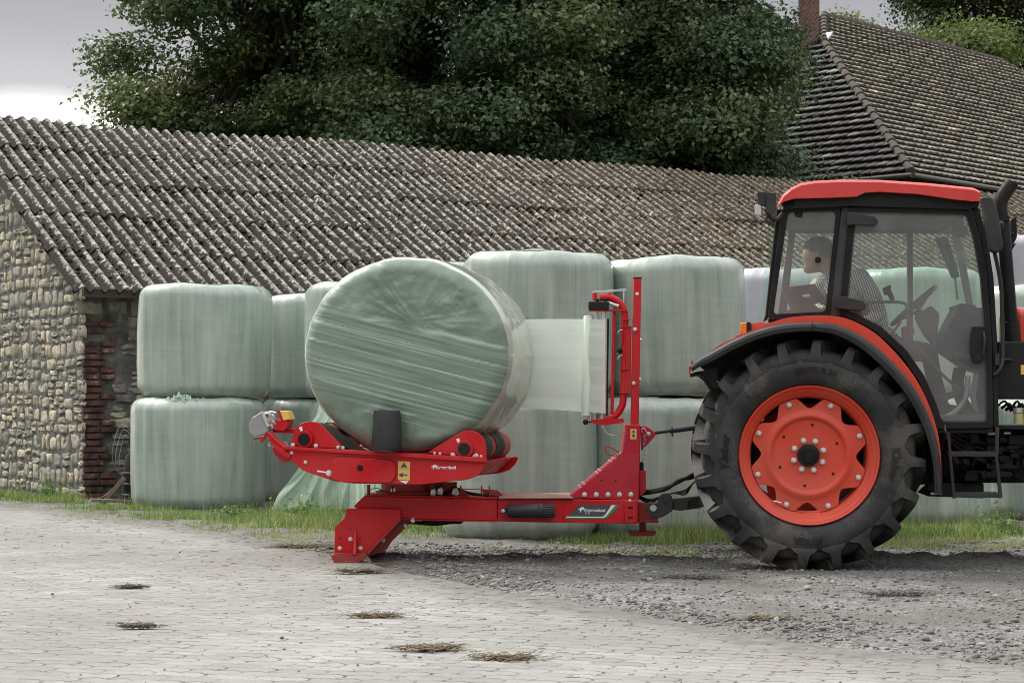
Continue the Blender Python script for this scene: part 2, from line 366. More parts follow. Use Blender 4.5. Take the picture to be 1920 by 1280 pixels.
wx = t.math('MULTIPLY', t.math('SUBTRACT', t.math('MINIMUM', t.math('MAXIMUM', tri(sp.outputs[1], per), .14), .36), .25), .07)
wv = t.n('ShaderNodeCombineXYZ', {0: t.math('ADD', sp.outputs[0], wx), 1: t.math('ADD', sp.outputs[1], wy), 2: 0.0}).outputs[0]
bk = t.n('ShaderNodeTexBrick', {'Vector': wv, 'Color1': (0, 0, 0, 1), 'Color2': (1, 1, 1, 1), 'Mortar': (.5, .5, .5, 1), 'Scale': 1, 'Mortar Size': .008, 'Mortar Smooth': .3, 'Brick Width': .225, 'Row Height': per}, offset=.5)
bk.inputs['Bias'].default_value = 0
brick, mort = bk.outputs['Color'], bk.outputs['Fac']
a = t.noise(.55, 6); b = t.noise(9, 6); gr = t.noise(160, 3); s_ = t.noise(1, 5, t.coord((.5, 1.6, 1), (0, 0, R(-25))))
base = t.mix(t.math('MULTIPLY', t.n('ShaderNodeSeparateColor', {'Color': brick}).outputs[0], .8), (.25, .25, .247), (.40, .40, .394))
base = t.mix(t.ramp(t.math('MULTIPLY_ADD', b, .35, a), [(.48, 0.0), (.74, .8)]), base, (.205, .198, .182))
base = t.mix(t.ramp(gr, [(.38, .7), (.5, 0.0)]), base, (.17, .155, .14)); base = t.mix(t.ramp(t.noise(31, 5, rough=.7), [(.30, .85), (.37, 0.0)]), base, (.10, .09, .075))
base = t.mix(t.ramp(s_, [(.52, 0.0), (.72, .6)]), base, (.27, .25, .23))
jm = t.math('MULTIPLY', mort, t.ramp(t.noise(5, 4), [(.40, .06), (.62, 1.0)]))
base = t.mix(jm, base, (.075, .07, .062))
ed = t.math('ADD', t.attr('edge'), t.math('MULTIPLY', t.math('SUBTRACT', t.math('MULTIPLY_ADD', a, .8, t.math('MULTIPLY', b, .5)), .65), 3.4)); ef = t.ramp(ed, [(.1, 1.0), (1.0, 0.0)])
base = t.mix(t.math('MULTIPLY', ef, .88), base, t.mix(b, (.065, .062, .058), (.20, .195, .185)))
t.set(color=base, rough=.88, spec=.25)
t.bump(t.math('ADD', t.math('MULTIPLY', t.math('SUBTRACT', 1.0, mort), .8), t.math('ADD', t.math('MULTIPLY', gr, .3), t.math('MULTIPLY', b, .4))), .55, .006); M['pave'] = t.m
o = finish(me, 'paving', M['pave'], smooth=180); tag(o, kind='structure')

# loose stones: one heap of uncountable gravel
ico_v = []; ph = (1 + 5**.5) / 2
for a_, b_ in ((1, ph), (-1, ph), (1, -ph), (-1, -ph)): ico_v += [(0, a_, b_), (a_, b_, 0), (b_, 0, a_)]
ico_v = np.array(ico_v, float); ico_v /= np.linalg.norm(ico_v[0]); ico_f = []
for i in range(12):
    for j in range(i + 1, 12):
        for k in range(j + 1, 12):
            if max(np.linalg.norm(ico_v[i] - ico_v[j]), np.linalg.norm(ico_v[j] - ico_v[k]), np.linalg.norm(ico_v[i] - ico_v[k])) < 1.1:
                nrm = np.cross(ico_v[j] - ico_v[i], ico_v[k] - ico_v[i]); ico_f.append((i, j, k) if nrm @ (ico_v[i]) > 0 else (i, k, j))
ico_f = np.array(ico_f); rng = np.random.default_rng(5)
def rocks(C, S, flat=.6, jitter=.28):   # centres (N,3), sizes (N,)
    N = len(C); Q = rng.normal(size=(N, 3, 3)); Q, _ = np.linalg.qr(Q)
    V = ico_v[None] * (1 + jitter * rng.uniform(-1, 1, (N, 12, 1))) * rng.uniform(.6, 1.25, (N, 1, 3))
    V = np.einsum('nij,nkj->nki', Q, V); V[..., 2] *= flat; V = V * S[:, None, None] + C[:, None]
    return V.reshape(-1, 3), (ico_f[None] + 12 * np.arange(N)[:, None, None]).reshape(-1, 3), np.repeat(rng.random(N), 12)
pts = []
def scatter(n, x0, x1, y0, y1, dens):
    x = rng.uniform(x0, x1, n); y = rng.uniform(y0, y1, n); keep = rng.random(n) < dens(x, y); return np.stack([x[keep], y[keep]], -1)
def dn(x, y):
    d = y - edge_y(x); pile = np.exp(-((d - .75 - .25 * fbm(x, y, 0, 31)) / .42)**2) * (.35 + .5 * fbm(x * 1.5, y * 1.5, 0, 33))
    back = np.exp(-((y - 1.75) / .33)**2) * (x < 2.4) * (.65 + .4 * fbm(x * 2, y * 2, 0, 35)) + np.exp(-((d - 1.2) / .4)**2) * (x < 0) * .5
    return np.clip(np.where(d > -.02, np.maximum(pile * (x > -.6) * 1.3, 0) + back + .09, .0), 0, 1)
p1_ = scatter(260000, -5.5, 4.8, -6, 2.6, dn)
S1 = np.exp(rng.normal(math.log(.0070), .5, len(p1_))).clip(.003, .026)
p2_ = scatter(9000, -5.5, 4.5, -6, 4.5, lambda x, y: np.where((y < edge_y(x)), .10 + .75 * np.exp((y - edge_y(x)) / .35), .0)); S2 = np.exp(rng.normal(math.log(.0042), .45, len(p2_))).clip(.002, .014)
pt = np.concatenate([p1_, p2_]); S = np.concatenate([S1, S2])
zz = np.where(pt[:, 1] < edge_y(pt[:, 0]), .016, gz(pt[:, 0], pt[:, 1])) + S * .25
V, Fc, at = rocks(np.c_[pt, zz], S)
me = np_mesh('gravel', V, Fc, {'tint': at})
t = NT('crushed stone'); t.set(color=t.mix(t.noise(60, 3), t.ramp(t.attr('tint'), [(0, (.05, .052, .058)), (.5, (.14, .142, .148)), (.9, (.27, .268, .262)), (1, (.42, .41, .39))]), (.2, .19, .17)), rough=.85, spec=.3); M['stonechip'] = t.m
tag(finish(me, 'gravel', M['stonechip'], smooth=None), 'loose grey crushed stone between the paving and the grass', 'gravel', kind='stuff')
print('gravel', len(pt))
# a few larger single stones
t = NT('field stone'); t.set(color=t.ramp(t.noise(9, 6), [(.35, (.15, .145, .135)), (.65, (.36, .35, .32))]), rough=.9); t.bump(t.noise(40, 5), .5, .01); M['fstone'] = t.m
for px, py, s, lb in ((1513, 1106, .058, 'grey stone on the dirt in front of the big rear wheel'), (1851, 1106, .05, 'pale stone on the dirt at the right edge'), (1840, 1213, .05, 'flat stone at the edge of the paving on the right'),
                      (1455, 1168, .045, 'small pale stone lying with dead straw at the paving edge')):
    p = G(px, py); V, Fc, at = rocks(np.array([[0, 0, 0.]]), np.array([s * .62]), .6)
    m_ = np_mesh('stone', V, Fc); o = finish(m_, 'stone', M['fstone'], smooth=180, bevel=None); o.location = (p.x, p.y, float(gz(p.x, p.y)) + s * .2 if p.y > edge_y(p.x) else .03); sb = o.modifiers.new('s', 'SUBSURF'); sb.levels = sb.render_levels = 2
    tag(o, lb, 'stone', 'larger loose stones')

# grass blades
def blades(pt, hgt, wid, lean=.5, seg=3):
    N = len(pt); az = rng.uniform(0, 2 * math.pi, N); fa = az + math.pi / 2 + rng.normal(0, .5, N); ln = np.abs(rng.normal(0, lean, N)) * hgt
    V = np.zeros((N, seg * 2, 3)); 
    for k in range(seg):
        u = k / (seg - 1); c = pt + np.stack([np.cos(az) * ln * u * u, np.sin(az) * ln * u * u, hgt * (u - .18 * u * u * np.minimum(ln / hgt, 1))], -1)
        ww = (wid * (1 - u)**.7 * .5)[:, None] * np.stack([np.cos(fa), np.sin(fa), 0 * fa], -1); V[:, 2 * k] = c - ww; V[:, 2 * k + 1] = c + ww
    f = np.array([[2 * k, 2 * k + 1, 2 * k + 3, 2 * k + 2] for k in range(seg - 1)])
    return V.reshape(-1, 3), (f[None] + seg * 2 * np.arange(N)[:, None, None]).reshape(-1, 4), np.repeat(rng.random(N), seg * 2)
band = [(-60, 925, 9, .14, 1), (60, 935, 9, .14, 1), (130, 940, 10, .16, 1), (210, 953, 10, .13, .9), (300, 962, 13, .13, 1), (400, 968, 16, .14, 1), (500, 974, 20, .16, 1), (560, 975, 24, .2, 1), (640, 978, 26, .24, 1), (700, 985, 14, .13, .6), (780, 990, 14, .11, .7), (870, 998, 12, .1, .35), (935, 1000, 10, .16, .45), (1010, 1008, 8, .07, .15),
        (1090, 1006, 14, .15, .7), (1130, 1005, 18, .2, 1), (1200, 1010, 18, .13, .8), (1270, 1005, 20, .22, .9), (1330, 1010, 20, .17, .8), (1480, 1005, 12, .2, .8), (1700, 1000, 12, .2, 1), (1780, 998, 12, .2, 1), (1930, 1000, 14, .22, 1), (2080, 1000, 14, .2, 1)]
bx = np.array([b[0] for b in band]); bb = np.array(band)[:, 1:]
def gsamp(n, yo=0, ys=1.0, hs=1.0, clump=.5, x0=-60, x1=2080):
    x = rng.uniform(x0, x1, n * 2); q = [np.interp(x, bx, bb[:, i]) for i in range(4)]
    y = q[0] + yo + rng.normal(0, .55, len(x)) * q[1] * ys; yc = H * F / (y - 755); X = (x - 960) * yc / F; Yw = yc - D
    cl = fbm(X * 3.3, Yw * 3.3, 0, 41); keep = (rng.random(len(x)) < q[3] * np.clip(.55 + clump * cl * 1.6, .03, 1)); X, Yw, h, cl = X[keep][:n], Yw[keep][:n], q[2][keep][:n], cl[keep][:n]
    h = h * hs * rng.uniform(.35, 1.15, len(X)) * (1 + .5 * cl); z = np.where(Yw < edge_y(X), .0, gz(X, Yw)) - .01
    return np.stack([X, Yw, z], -1), h.clip(.02, .6)
p_, h_ = gsamp(50000, 1, .9, .52, 1.5); V1, F1, A1 = blades(p_, h_, rng.uniform(.004, .009, len(p_)))
p_, h_ = gsamp(2200, -3, .8, 1.35, 1.6); V2, F2, A2 = blades(p_, h_, rng.uniform(.003, .006, len(p_)), .35, 4)
p_, h_ = gsamp(30000, 16, 1.4, .22, 1.7); V3, F3, A3 = blades(p_, h_, rng.uniform(.004, .008, len(p_)), 1.0)
F2 = F2 + len(V1); F3 = F3 + len(V1) + len(V2)
me = np_mesh('grass', np.concatenate([V1, V2, V3]), np.concatenate([F1, F2, F3]), {'tint': np.concatenate([A1, A2, A3 * .5 + .5])})
t = NT('grass'); a = t.noise(.9, 3)
col = t.ramp(t.math('MULTIPLY_ADD', a, .5, t.math('MULTIPLY', t.attr('tint'), .75)), [(.2, (.05, .13, .035)), (.5, (.13, .24, .055)), (.8, (.28, .35, .11)), (.98, (.50, .44, .22))])
t.set(color=col, rough=.55, spec=.3); tr = t.n('ShaderNodeBsdfTranslucent', {'Color': col}); ms = t.n('ShaderNodeMixShader', {0: .35, 1: t.b.outputs[0], 2: tr.outputs[0]}); t.l(ms.outputs[0], t.o.inputs[0]); M['grass'] = t.m
tag(finish(me, 'grass', M['grass'], smooth=None), 'green grass verge along the foot of the wrapped bales', 'grass', kind='stuff')
# broad-leaved weeds in front of the bales
def leaf_mesh(C, N, size, rnd=.6, asp=.55):
    n = len(C); nn = N + rng.normal(0, rnd, (n, 3)); nn /= np.linalg.norm(nn, axis=1, keepdims=True) + 1e-9
    a = np.cross(nn, rng.normal(size=(n, 3))); a /= np.linalg.norm(a, axis=1, keepdims=True) + 1e-9; b = np.cross(nn, a)
    s = size[:, None]; V = np.stack([C - a * s, C - b * s * asp + nn * s * .15, C + a * s, C + b * s * asp + nn * s * .15], 1)
    return V.reshape(-1, 3), np.arange(4 * n).reshape(n, 4)
for px, py, hh, sp_, lb in ((560, 972, .2, .22, 'low leafy weed in front of the loose film sheet'), (440, 973, .12, .16, 'small leafy weed below the lower left bale'), (90, 935, .2, .1, 'tuft of weed at the foot of the pale stone gable'), (1865, 1000, .2, .2, 'leafy weed in the grass at the right edge')):
    p = G(px, py); N = 260; C = np.c_[rng.normal(0, sp_ * .5, N), rng.normal(0, sp_ * .4, N), np.abs(rng.normal(0, hh * .45, N))]; V, Fc = leaf_mesh(C, np.array([[0, -.3, 1.]]), rng.uniform(.012, .03, N))
    o = finish(np_mesh('weed', V, Fc, {'tint': np.repeat(rng.random(N), 4) * .6}), 'weed', M['grass'], smooth=None); o.location = (p.x, p.y, .01); tag(o, lb, 'weed', None, 'stuff')
p = G(690, 972)
V, Fc, A = blades(np.c_[rng.normal(0, .07, 26), rng.normal(0, .05, 26), np.zeros(26)], rng.uniform(.3, .62, 26), rng.uniform(.004, .007, 26), .45, 5)
o = finish(np_mesh('tall_grass', V, Fc, {'tint': A * .3}), 'tall_grass', M['grass'], smooth=None); o.location = (p.x, p.y, 0); tag(o, 'tall grass stalks standing beside the red support foot', 'grass tuft')

# straw and mud clods lying on the paving
t = NT('dry straw and mud'); t.set(color=t.mix(t.noise(30, 4), t.ramp(t.attr('tint'), [(0, (.045, .036, .026)), (.5, (.16, .125, .08)), (1, (.40, .33, .21))]), (.10, .08, .055)), rough=.95); M['straw'] = t.m
def clump(px, py, L_, W_, label, cat='straw clump', n=90, name='straw_clump', hh=.02, mat='straw', kind=None):
    W_ = W_ * .7
    p = G(px, py); az = rng.normal(0, .45, n); ln = rng.uniform(.15, 1, n) * L_ * .6; q_ = rng.normal(0, 1, n); cx, cy = rng.normal(0, L_ * .34, n), rng.normal(0, W_ * .22, n) * (1 + .6 * q_); n_s = 60 if mat == 'dirt' else n
    mbv, mbf, mt = [], [], []
    V1, F1, A1 = rocks(np.c_[rng.normal(0, L_ * .2, n), rng.normal(0, W_ * .3, n), rng.uniform(0, hh * .4, n)], rng.uniform(.003, .010, n) * (1 + hh * 8), .5); ln = ln * (.12 if mat == 'dirt' else 1)
    d = np.stack([np.cos(az), np.sin(az), rng.normal(0, .22, n)], -1); c = np.c_[cx, cy, rng.uniform(.002, hh, n)]; sd = np.stack([-np.sin(az), np.cos(az), 0 * az], -1) * .0022; up = np.array([0, 0, .0025])
    q = [c - d * ln[:, None] / 2, c + d * ln[:, None] / 2]
    VV = np.stack([q[0] - sd, q[0] + sd, q[0] + up, q[1] - sd, q[1] + sd, q[1] + up], 1).reshape(-1, 3)
    f3 = np.array([[0, 1, 4], [0, 4, 3], [1, 2, 5], [1, 5, 4], [2, 0, 3], [2, 3, 5]]); FF = (f3[None] + 6 * np.arange(n)[:, None, None]).reshape(-1, 3)
    o = finish(np_mesh(name, np.concatenate([V1, VV]), np.concatenate([F1, FF + len(V1)]), {'tint': np.concatenate([A1 * .4, np.repeat(rng.uniform(.4, 1, n), 6)])}), name, M[mat], smooth=None)
    o.location = (p.x, p.y, .012); tag(o, label, cat, None if kind else 'clumps of straw and mud on the yard', kind)
for a_ in ((706, 1161, .2, .1, 'flat clump of dry straw on the paving below the red foot'), (812, 1222, .22, .16, 'brown straw clump with a long trailing stalk, near the bottom centre'), (948, 1241, .2, .16, 'dark brown straw clod nearest the camera at the bottom centre'),
           (262, 1180, .16, .06, 'thin dark straw streak on the paving at the lower left'), (245, 1106, .14, .05, 'small brown straw scrap on the left paving'), 
           (675, 1076, .3, .08, 'long dark mud streak lying in front of the red foot'),
           (1440, 1167, .16, .08, 'straw scrap beside a pale stone at the paving edge'), (560, 1029, .36, .1, 'dark heap of mud left of the red support foot')):
    clump(*a_, n=130)
for a_ in ((1290, 1086, .5, .2, 'rough heap of dirt left of the big wheel'), (1680, 1118, .45, .16, 'crumbly dirt heap right of the big wheel')): clump(*a_, kind='stuff', cat='dirt heap', name='dirt_heap', n=260, hh=.03, mat='dirt')

n = 900; x = rng.uniform(-4.5, 4.2, n); y = edge_y(x) - np.abs(rng.normal(0, 2.2, n)) + .5; az = rng.normal(.2, .7, n); ln = rng.uniform(.01, .07, n)
d = np.stack([np.cos(az), np.sin(az), 0 * az], -1); c = np.c_[x, y, np.where(y < edge_y(x), .03, gz(x, y) + .012)]; sd = np.stack([-np.sin(az), np.cos(az), 0 * az], -1) * .0016; up = np.array([0, 0, .003])
q = [c - d * ln[:, None] / 2, c + d * ln[:, None] / 2]; VV = np.stack([q[0] - sd, q[0] + sd, q[0] + up, q[1] - sd, q[1] + sd, q[1] + up], 1).reshape(-1, 3)
f3 = np.array([[0, 1, 4], [0, 4, 3], [1, 2, 5], [1, 5, 4], [2, 0, 3], [2, 3, 5]]); FF = (f3[None] + 6 * np.arange(n)[:, None, None]).reshape(-1, 3)
tag(finish(np_mesh('loose_straw', VV, FF, {'tint': np.repeat(rng.uniform(.2, 1, n), 6)}), 'loose_straw', M['straw'], smooth=None), 'thin straw strands strewn over the paving and gravel', 'straw', kind='stuff')

# ================================================================== BARN
barn = root('barn', (-5.05, 9.7, 0), 'low stone barn with a mossy corrugated roof behind the stacked bales', 'barn')
d_ = np.array([.855, .5186, 0]); n_ = np.array([-.5186, .855, 0]); C0 = np.array([-5.05, 9.7, 0]); HW = 4.67; LEN = 25.5; AL = math.atan((5.1 - 2.43) / (HW + .5))
def bp(u, v, z): return C0 + d_ * u + n_ * v + np.array([0, 0, z])
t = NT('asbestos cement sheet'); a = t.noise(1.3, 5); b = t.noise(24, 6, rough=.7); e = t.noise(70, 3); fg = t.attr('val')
col = t.mix(t.ramp(t.math('MULTIPLY_ADD', e, .35, b), [(.58, 0.0), (.80, 1.0)]), (.09, .086, .08), (.43, .405, .36))
col = t.mix(t.ramp(t.noise(17, 5, rough=.7), [(.55, 0.0), (.60, .9)]), col, (.56, .51, .42))
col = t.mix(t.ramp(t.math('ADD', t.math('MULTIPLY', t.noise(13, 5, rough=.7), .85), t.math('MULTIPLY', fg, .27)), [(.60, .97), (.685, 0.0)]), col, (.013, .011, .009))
col = t.mix(t.ramp(t.noise(5.5, 6, rough=.75), [(.635, 0.0), (.655, .85)]), col, (.66, .60, .48))
col = t.mix(t.ramp(t.math('MULTIPLY', t.math('ADD', t.attr('grow'), t.noise(3, 6, rough=.7)), .62), [(.55, 0.0), (1.0, .5)]), col, t.mix(b, (.05, .033, .02), (.24, .17, .10)))
t.set(color=col, rough=.92, spec=.2); t.bump(t.math('MULTIPLY_ADD', e, .5, b), .8, .012); M['corr'] = t.m
def sagz(tt): return .035 * vn(np.asarray(tt) * .45, 3, 0, 51) + .02 * vn(np.asarray(tt) * 1.7, 8, 0, 52)
def roofpt(tt, s, side, lift):          # t along the ridge, s down the slope
    hx = s * math.cos(AL); z = 5.1 - s * math.sin(AL) + sagz(tt) * (1 - s / 9); v = HW - side * hx
    nv = np.array([0, 0, math.cos(AL)])[None] - side * (n_ * math.sin(AL))[None] * 1.0
    return C0[None] + d_[None] * tt[:, None] + n_[None] * v[:, None] + np.array([0, 0, 1.])[None] * z[:, None] + nv * lift[:, None]
def roof_sheets(side, t0, t1, nrow, per=.177, amp=.036, res=10, seed=1):
    rg = np.random.default_rng(seed); Vs, Fs, va, gw, off = [], [], [], [], 0; SL = (HW + .5) / math.cos(AL); rowL = SL / nrow; shw = per * 5.5; k = 0; tt0 = t0
    while tt0 < t1:
        w_ = min(shw, t1 - tt0); nu = max(int(w_ / per * res), 2) + 1
        for r_ in range(nrow):
            tt = np.linspace(tt0, tt0 + w_ + .02, nu); jit = rg.normal(0, .004); sk = rg.normal(0, .006); sx_ = rg.normal(0, .012)
            s0, s1 = r_ * rowL - (.06 if r_ else .0), (r_ + 1) * rowL + .05 + sx_; ss = list(np.linspace(s0, s1, 8)) + [s1, s1 - .002]
            for q, s in enumerate(ss):
                f = (s - s0) / (s1 - s0); lift = amp * (.45 * np.cos(2 * math.pi * tt / per) + .55 * (2 * np.abs(np.cos(math.pi * tt / per)) - 1)) + .004 + .022 * f + jit + sk * f * 1.0
                if q == 8: lift = lift - .012
                if q == 9: lift = lift - .03
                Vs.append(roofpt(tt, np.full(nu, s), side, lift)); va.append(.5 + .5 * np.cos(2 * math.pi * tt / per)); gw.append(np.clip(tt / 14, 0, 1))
            m_ = len(ss); fi = np.arange(m_ - 1)[:, None] * nu + np.arange(nu - 1)[None]; fi = fi.ravel()
            Fs.append(np.stack([fi, fi + 1, fi + nu + 1, fi + nu], -1) + off); off += m_ * nu
        tt0 += shw; k += 1
    return np.concatenate(Vs), np.concatenate(Fs), np.concatenate(va), np.concatenate(gw)
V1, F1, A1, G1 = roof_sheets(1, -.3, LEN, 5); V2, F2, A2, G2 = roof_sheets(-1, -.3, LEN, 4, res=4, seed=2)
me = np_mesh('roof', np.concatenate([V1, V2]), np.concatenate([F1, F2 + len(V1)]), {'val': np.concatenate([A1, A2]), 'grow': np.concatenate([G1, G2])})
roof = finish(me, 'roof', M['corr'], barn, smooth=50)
# under-roof boards / ridge pieces
mb = MB()
for i in range(26):
    a0, a1 = bp(-.3 + i, HW, 5.1 + .012 + float(sagz(-.3 + i))), bp(.72 + i, HW, 5.1 + .022 + float(sagz(.7 + i)))
    for sgn in (1, -1): 
        q = [a0, a1, a1 - n_ * sgn * .2 - np.array([0, 0, .105]), a0 - n_ * sgn * .2 - np.array([0, 0, .105])]; mb.add([tuple(x + np.array([0, 0, .028])) for x in q] + [tuple(x + np.array([0, 0, .02])) for x in q], [(0, 1, 2, 3), (4, 7, 6, 5), (3, 2, 6, 7), (0, 3, 7, 4), (1, 5, 6, 2), (0, 4, 5, 1)])
# moss cushions in the valleys
N = 15000; tt = rng.uniform(-.2, 23, N); s = rng.uniform(.05, 5.6, N); per = .177
tt = (np.floor(tt / per) + .5 + rng.normal(0, .17, N)) * per
keep = rng.random(N) < np.clip(.25 + .55 * fbm(tt * .7, s * .9, 0, 61) + tt / 26, .08, 1); tt, s = tt[keep], s[keep]
Cm = roofpt(tt, s, 1, -.033 * np.abs(np.cos(2 * math.pi * tt / per)) + .03); Sm = np.exp(rng.normal(math.log(.019), .42, len(tt))).clip(.008, .055)
V, Fc, at = rocks(Cm, Sm, .62)
t = NT('roof moss'); t.set(color=t.mix(t.noise(35, 4), t.ramp(t.attr('tint'), [(0, (.028, .022, .014)), (.45, (.075, .055, .03)), (.75, (.13, .095, .05)), (.9, (.07, .075, .03)), (1, (.35, .31, .23))]), (.05, .045, .03)), rough=1, spec=.1); t.bump(t.noise(120, 3), .9, .01); M['moss'] = t.m
o = finish(np_mesh('moss', V, Fc, {'tint': at}), 'moss', M['moss'], roof, smooth=180); o['kind'] = 'stuff'
print('moss', len(tt))

def stone_wall(o0, u, out, W, Hf, hmin, hmax, wmin, wmax, seed, bulge=.03, skip=None, depth=0.0):
    rg = random.Random(seed); Vs, Fs, ts = [], [], []; off = 0; z = 0.0; nx, nz_ = 7, 6
    while z < 5.6:
        h = rg.uniform(hmin, hmax); x = -rg.uniform(0, .1)
        while x < W:
            w_ = rg.uniform(wmin, wmax); hh = h; cz = z + h / 2 + .02 * math.sin(x * 2.1 + seed) + rg.uniform(-.01, .01); cx = x + w_ / 2
            if rg.random() < .4: hh = h * rg.uniform(.75, 1.35); cz += rg.uniform(-.02, .02)
            for (cz, hh) in (([(cz, hh)]) if rg.random() > .3 else [(cz - h * .25, h * .48), (cz + h * .26, h * .46)]):
              if 0 <= cx <= W and cz + hh * .3 < Hf(cx) and not (skip and skip(cx, cz)):
                  gx, gz_ = np.linspace(-1, 1, nx), np.linspace(-1, 1, nz_); A, B = np.meshgrid(gx, gz_, indexing='ij')
                  k = 1 - .16 * (A * B)**2 ; X_ = A * (w_ / 2 - .005) * k; Z_ = B * (hh / 2 - .004) * k
                  s0 = rg.random() * 100; X_ = X_ + .022 * vn(A * 1.6 + s0, B * 1.6, 0, 1); Z_ = Z_ + .018 * vn(A * 1.3 + s0, B * 1.3, 5, 2)
                  e = np.minimum((1 - np.abs(A)) * w_, (1 - np.abs(B)) * hh) / .028
                  D_ = bulge * np.clip(e, 0, 1)**.5 * (.4 + .6 * rg.random()) + .014 * vn(A * 2.2 + s0, B * 2.2, 9, 3) - .02 * (e <= 0) + rg.uniform(-.006, .006)
                  Vs.append((np.asarray(o0)[None, None] + np.asarray(u) * (cx + X_)[..., None] + np.asarray(out) * (D_ + depth)[..., None] + np.array([0, 0, 1.]) * (cz + Z_)[..., None]).reshape(-1, 3))
                  Fs.append(grid_faces(nx, nz_, off)); off += nx * nz_; ts.append(np.full(nx * nz_, rg.random()))
            x += w_ + .004
        z += h + .003
    return np.concatenate(Vs), np.concatenate(Fs), np.concatenate(ts)
def stone_mat(name, a_, b_, c_, k=1):
    t = NT(name); n1 = t.noise(8, 6, rough=.65); n2 = t.noise(45, 4); base = t.ramp(t.attr('tint'), [(0, a_), (.45, b_), (.8, c_), (1, dark(c_, 1.25))])
    base = t.mix(t.ramp(n1, [(.36, .75), (.56, 0.0)]), base, dark(a_, .45)); base = t.mix(t.ramp(n2, [(.6, 0.0), (.75, .5)]), base, dark(c_, 1.3))
    base = t.mix(t.ramp(t.noise(1.9, 6, rough=.7), [(.50, 0.0), (.62, .8)]), base, (.36, .34, .30))
    t.set(color=base, rough=.92, spec=.15); t.bump(t.math('MULTIPLY_ADD', n2, .5, n1), .9, .02); return t.m
M['limestone'] = stone_mat('pale rubble limestone', (.26, .245, .215), (.42, .39, .32), (.55, .48, .36))
M['limestone_shaded'] = stone_mat('grey rubble stone with painted shade', (.17, .165, .155), (.26, .25, .22), (.34, .305, .235))  # front wall stone: darker than the gable, its shade is in the colour
t = NT('lime mortar'); n1 = t.noise(6, 6); t.set(color=t.ramp(n1, [(.35, (.05, .048, .045)), (.6, (.13, .125, .115)), (.8, (.30, .29, .27))]), rough=.95); t.bump(t.noise(22, 6), 1, .02); M['mortar'] = t.m
slope = math.tan(AL)
def gh(v): return (2.69 + v * slope if v < HW else 2.69 + (2 * HW - v) * slope) - .06
# gable: runs away from the corner along n_, faces -d_
V, Fc, at = stone_wall(C0, n_, -d_, 2 * HW, gh, .11, .24, .12, .38, 3, .012)
gw_ = finish(np_mesh('gable_wall', V, Fc, {'tint': at}), 'gable_wall', M['limestone'], barn, smooth=60)
mb = MB(); TH = .5
def quad_wall(pts_uv, base, du, depth_dir, th):    # pts (u, z)
    A = [tuple(base + du * u + np.array([0, 0, z])) for u, z in pts_uv]; B = [tuple(np.array(a) + depth_dir * th) for a in A]; n = len(A)
    mb.add(A + B, [list(range(n)), list(range(n, 2 * n))[::-1]] + [(i, (i + 1) % n, n + (i + 1) % n, n + i) for i in range(n)])
quad_wall([(0, -.05), (2 * HW, -.05), (2 * HW, gh(2 * HW)), (HW, gh(HW)), (0, gh(0))], C0 + d_ * .004, n_, d_, TH)
quad_wall([(TH, -.05), (LEN - .5, -.05), (LEN - .5, 2.55), (TH, 2.55)], C0 + n_ * .004, d_, n_, TH)
quad_wall([(TH, -.05), (LEN - .5, -.05), (LEN - .5, 2.55), (TH, 2.55)], C0 + n_ * (2 * HW - TH), d_, n_, TH - .004)
mb.build('mortar', M['mortar'], gw_, smooth=None)
# front wall with larger stones and brick quoins at the corner
def qskip(x, z): return x < .30 + (.13 if int(z / .24) % 2 else 0)
V, Fc, at = stone_wall(C0, d_, -n_, 3.5, lambda u: 2.42, .11, .19, .18, .40, 5, .02, skip=lambda x, z: z < 2.1 and x < .36 + (.12 if int(z / .16) % 2 else 0))
fw = finish(np_mesh('front_wall', V, Fc, {'tint': at}), 'front_wall', M['limestone_shaded'], barn, smooth=60)
mb = MB(); z = .0; k = 0
while z < 2.08:
    wid = (.27, .27, .42, .42)[k % 4] if k % 7 else .3; 
    c_ = bp(wid / 2 - .012, .06, z + .03); xs_ = [0]
    if wid > .3: xs_ = [0, .5]
    for q in xs_:
        w2 = wid / len(xs_) - .01; c_ = bp(-.004 + w2 / 2 + q * wid, .036 + random.uniform(0, .012), z + .034)
        if random.random() < .9: mb.box(c_, (w2 * random.uniform(.85, 1), .17 + random.uniform(-.02, .012), .056), (0, random.uniform(-.01, .01), math.atan2(d_[1], d_[0])))
    z += .078; k += 1
t = NT('old red brick'); n1 = t.noise(9, 5); t.set(color=t.ramp(n1, [(.34, (.025, .018, .017)), (.5, (.095, .038, .032)), (.60, (.15, .058, .046)), (.70, (.24, .21, .19))]), rough=.9); t.bump(t.noise(40, 5), .8, .01); M['brick'] = t.m
mb.build('brick_quoin', M['brick'], fw, bevel=.006)
mb = MB()                                # honeycomb of bricks under the eave, and the wall plate
for r_ in range(3):
    for q in range(9):
        mb.box(bp(.12 + q * .2 + (r_ % 2) * .1, .10, 2.22 + r_ * .1), (.12, .16, .07), (0, 0, math.atan2(d_[1], d_[0])))
mb.build('eave_brick', M['mortar'], fw, bevel=.005)
mb = MB(); mb.add(*[[tuple(bp(u, v, z)) for u in (-.1, LEN - .5) for v, z in ((-.36, 2.36), (-.28, 2.36), (-.28, 2.5), (-.36, 2.46))], [(0, 1, 2, 3), (4, 7, 6, 5), (0, 4, 5, 1), (1, 5, 6, 2), (2, 6, 7, 3), (3, 7, 4, 0)]])
for q in range(12): 
    c_ = bp(.6 + q * 2.0, -.1, 2.48); mb.box(c_, (.09, .75, .11), (R(AL * 57.3), 0, math.atan2(d_[1], d_[0])))
mb.build('rafter', M['wood'], barn, bevel=.004)

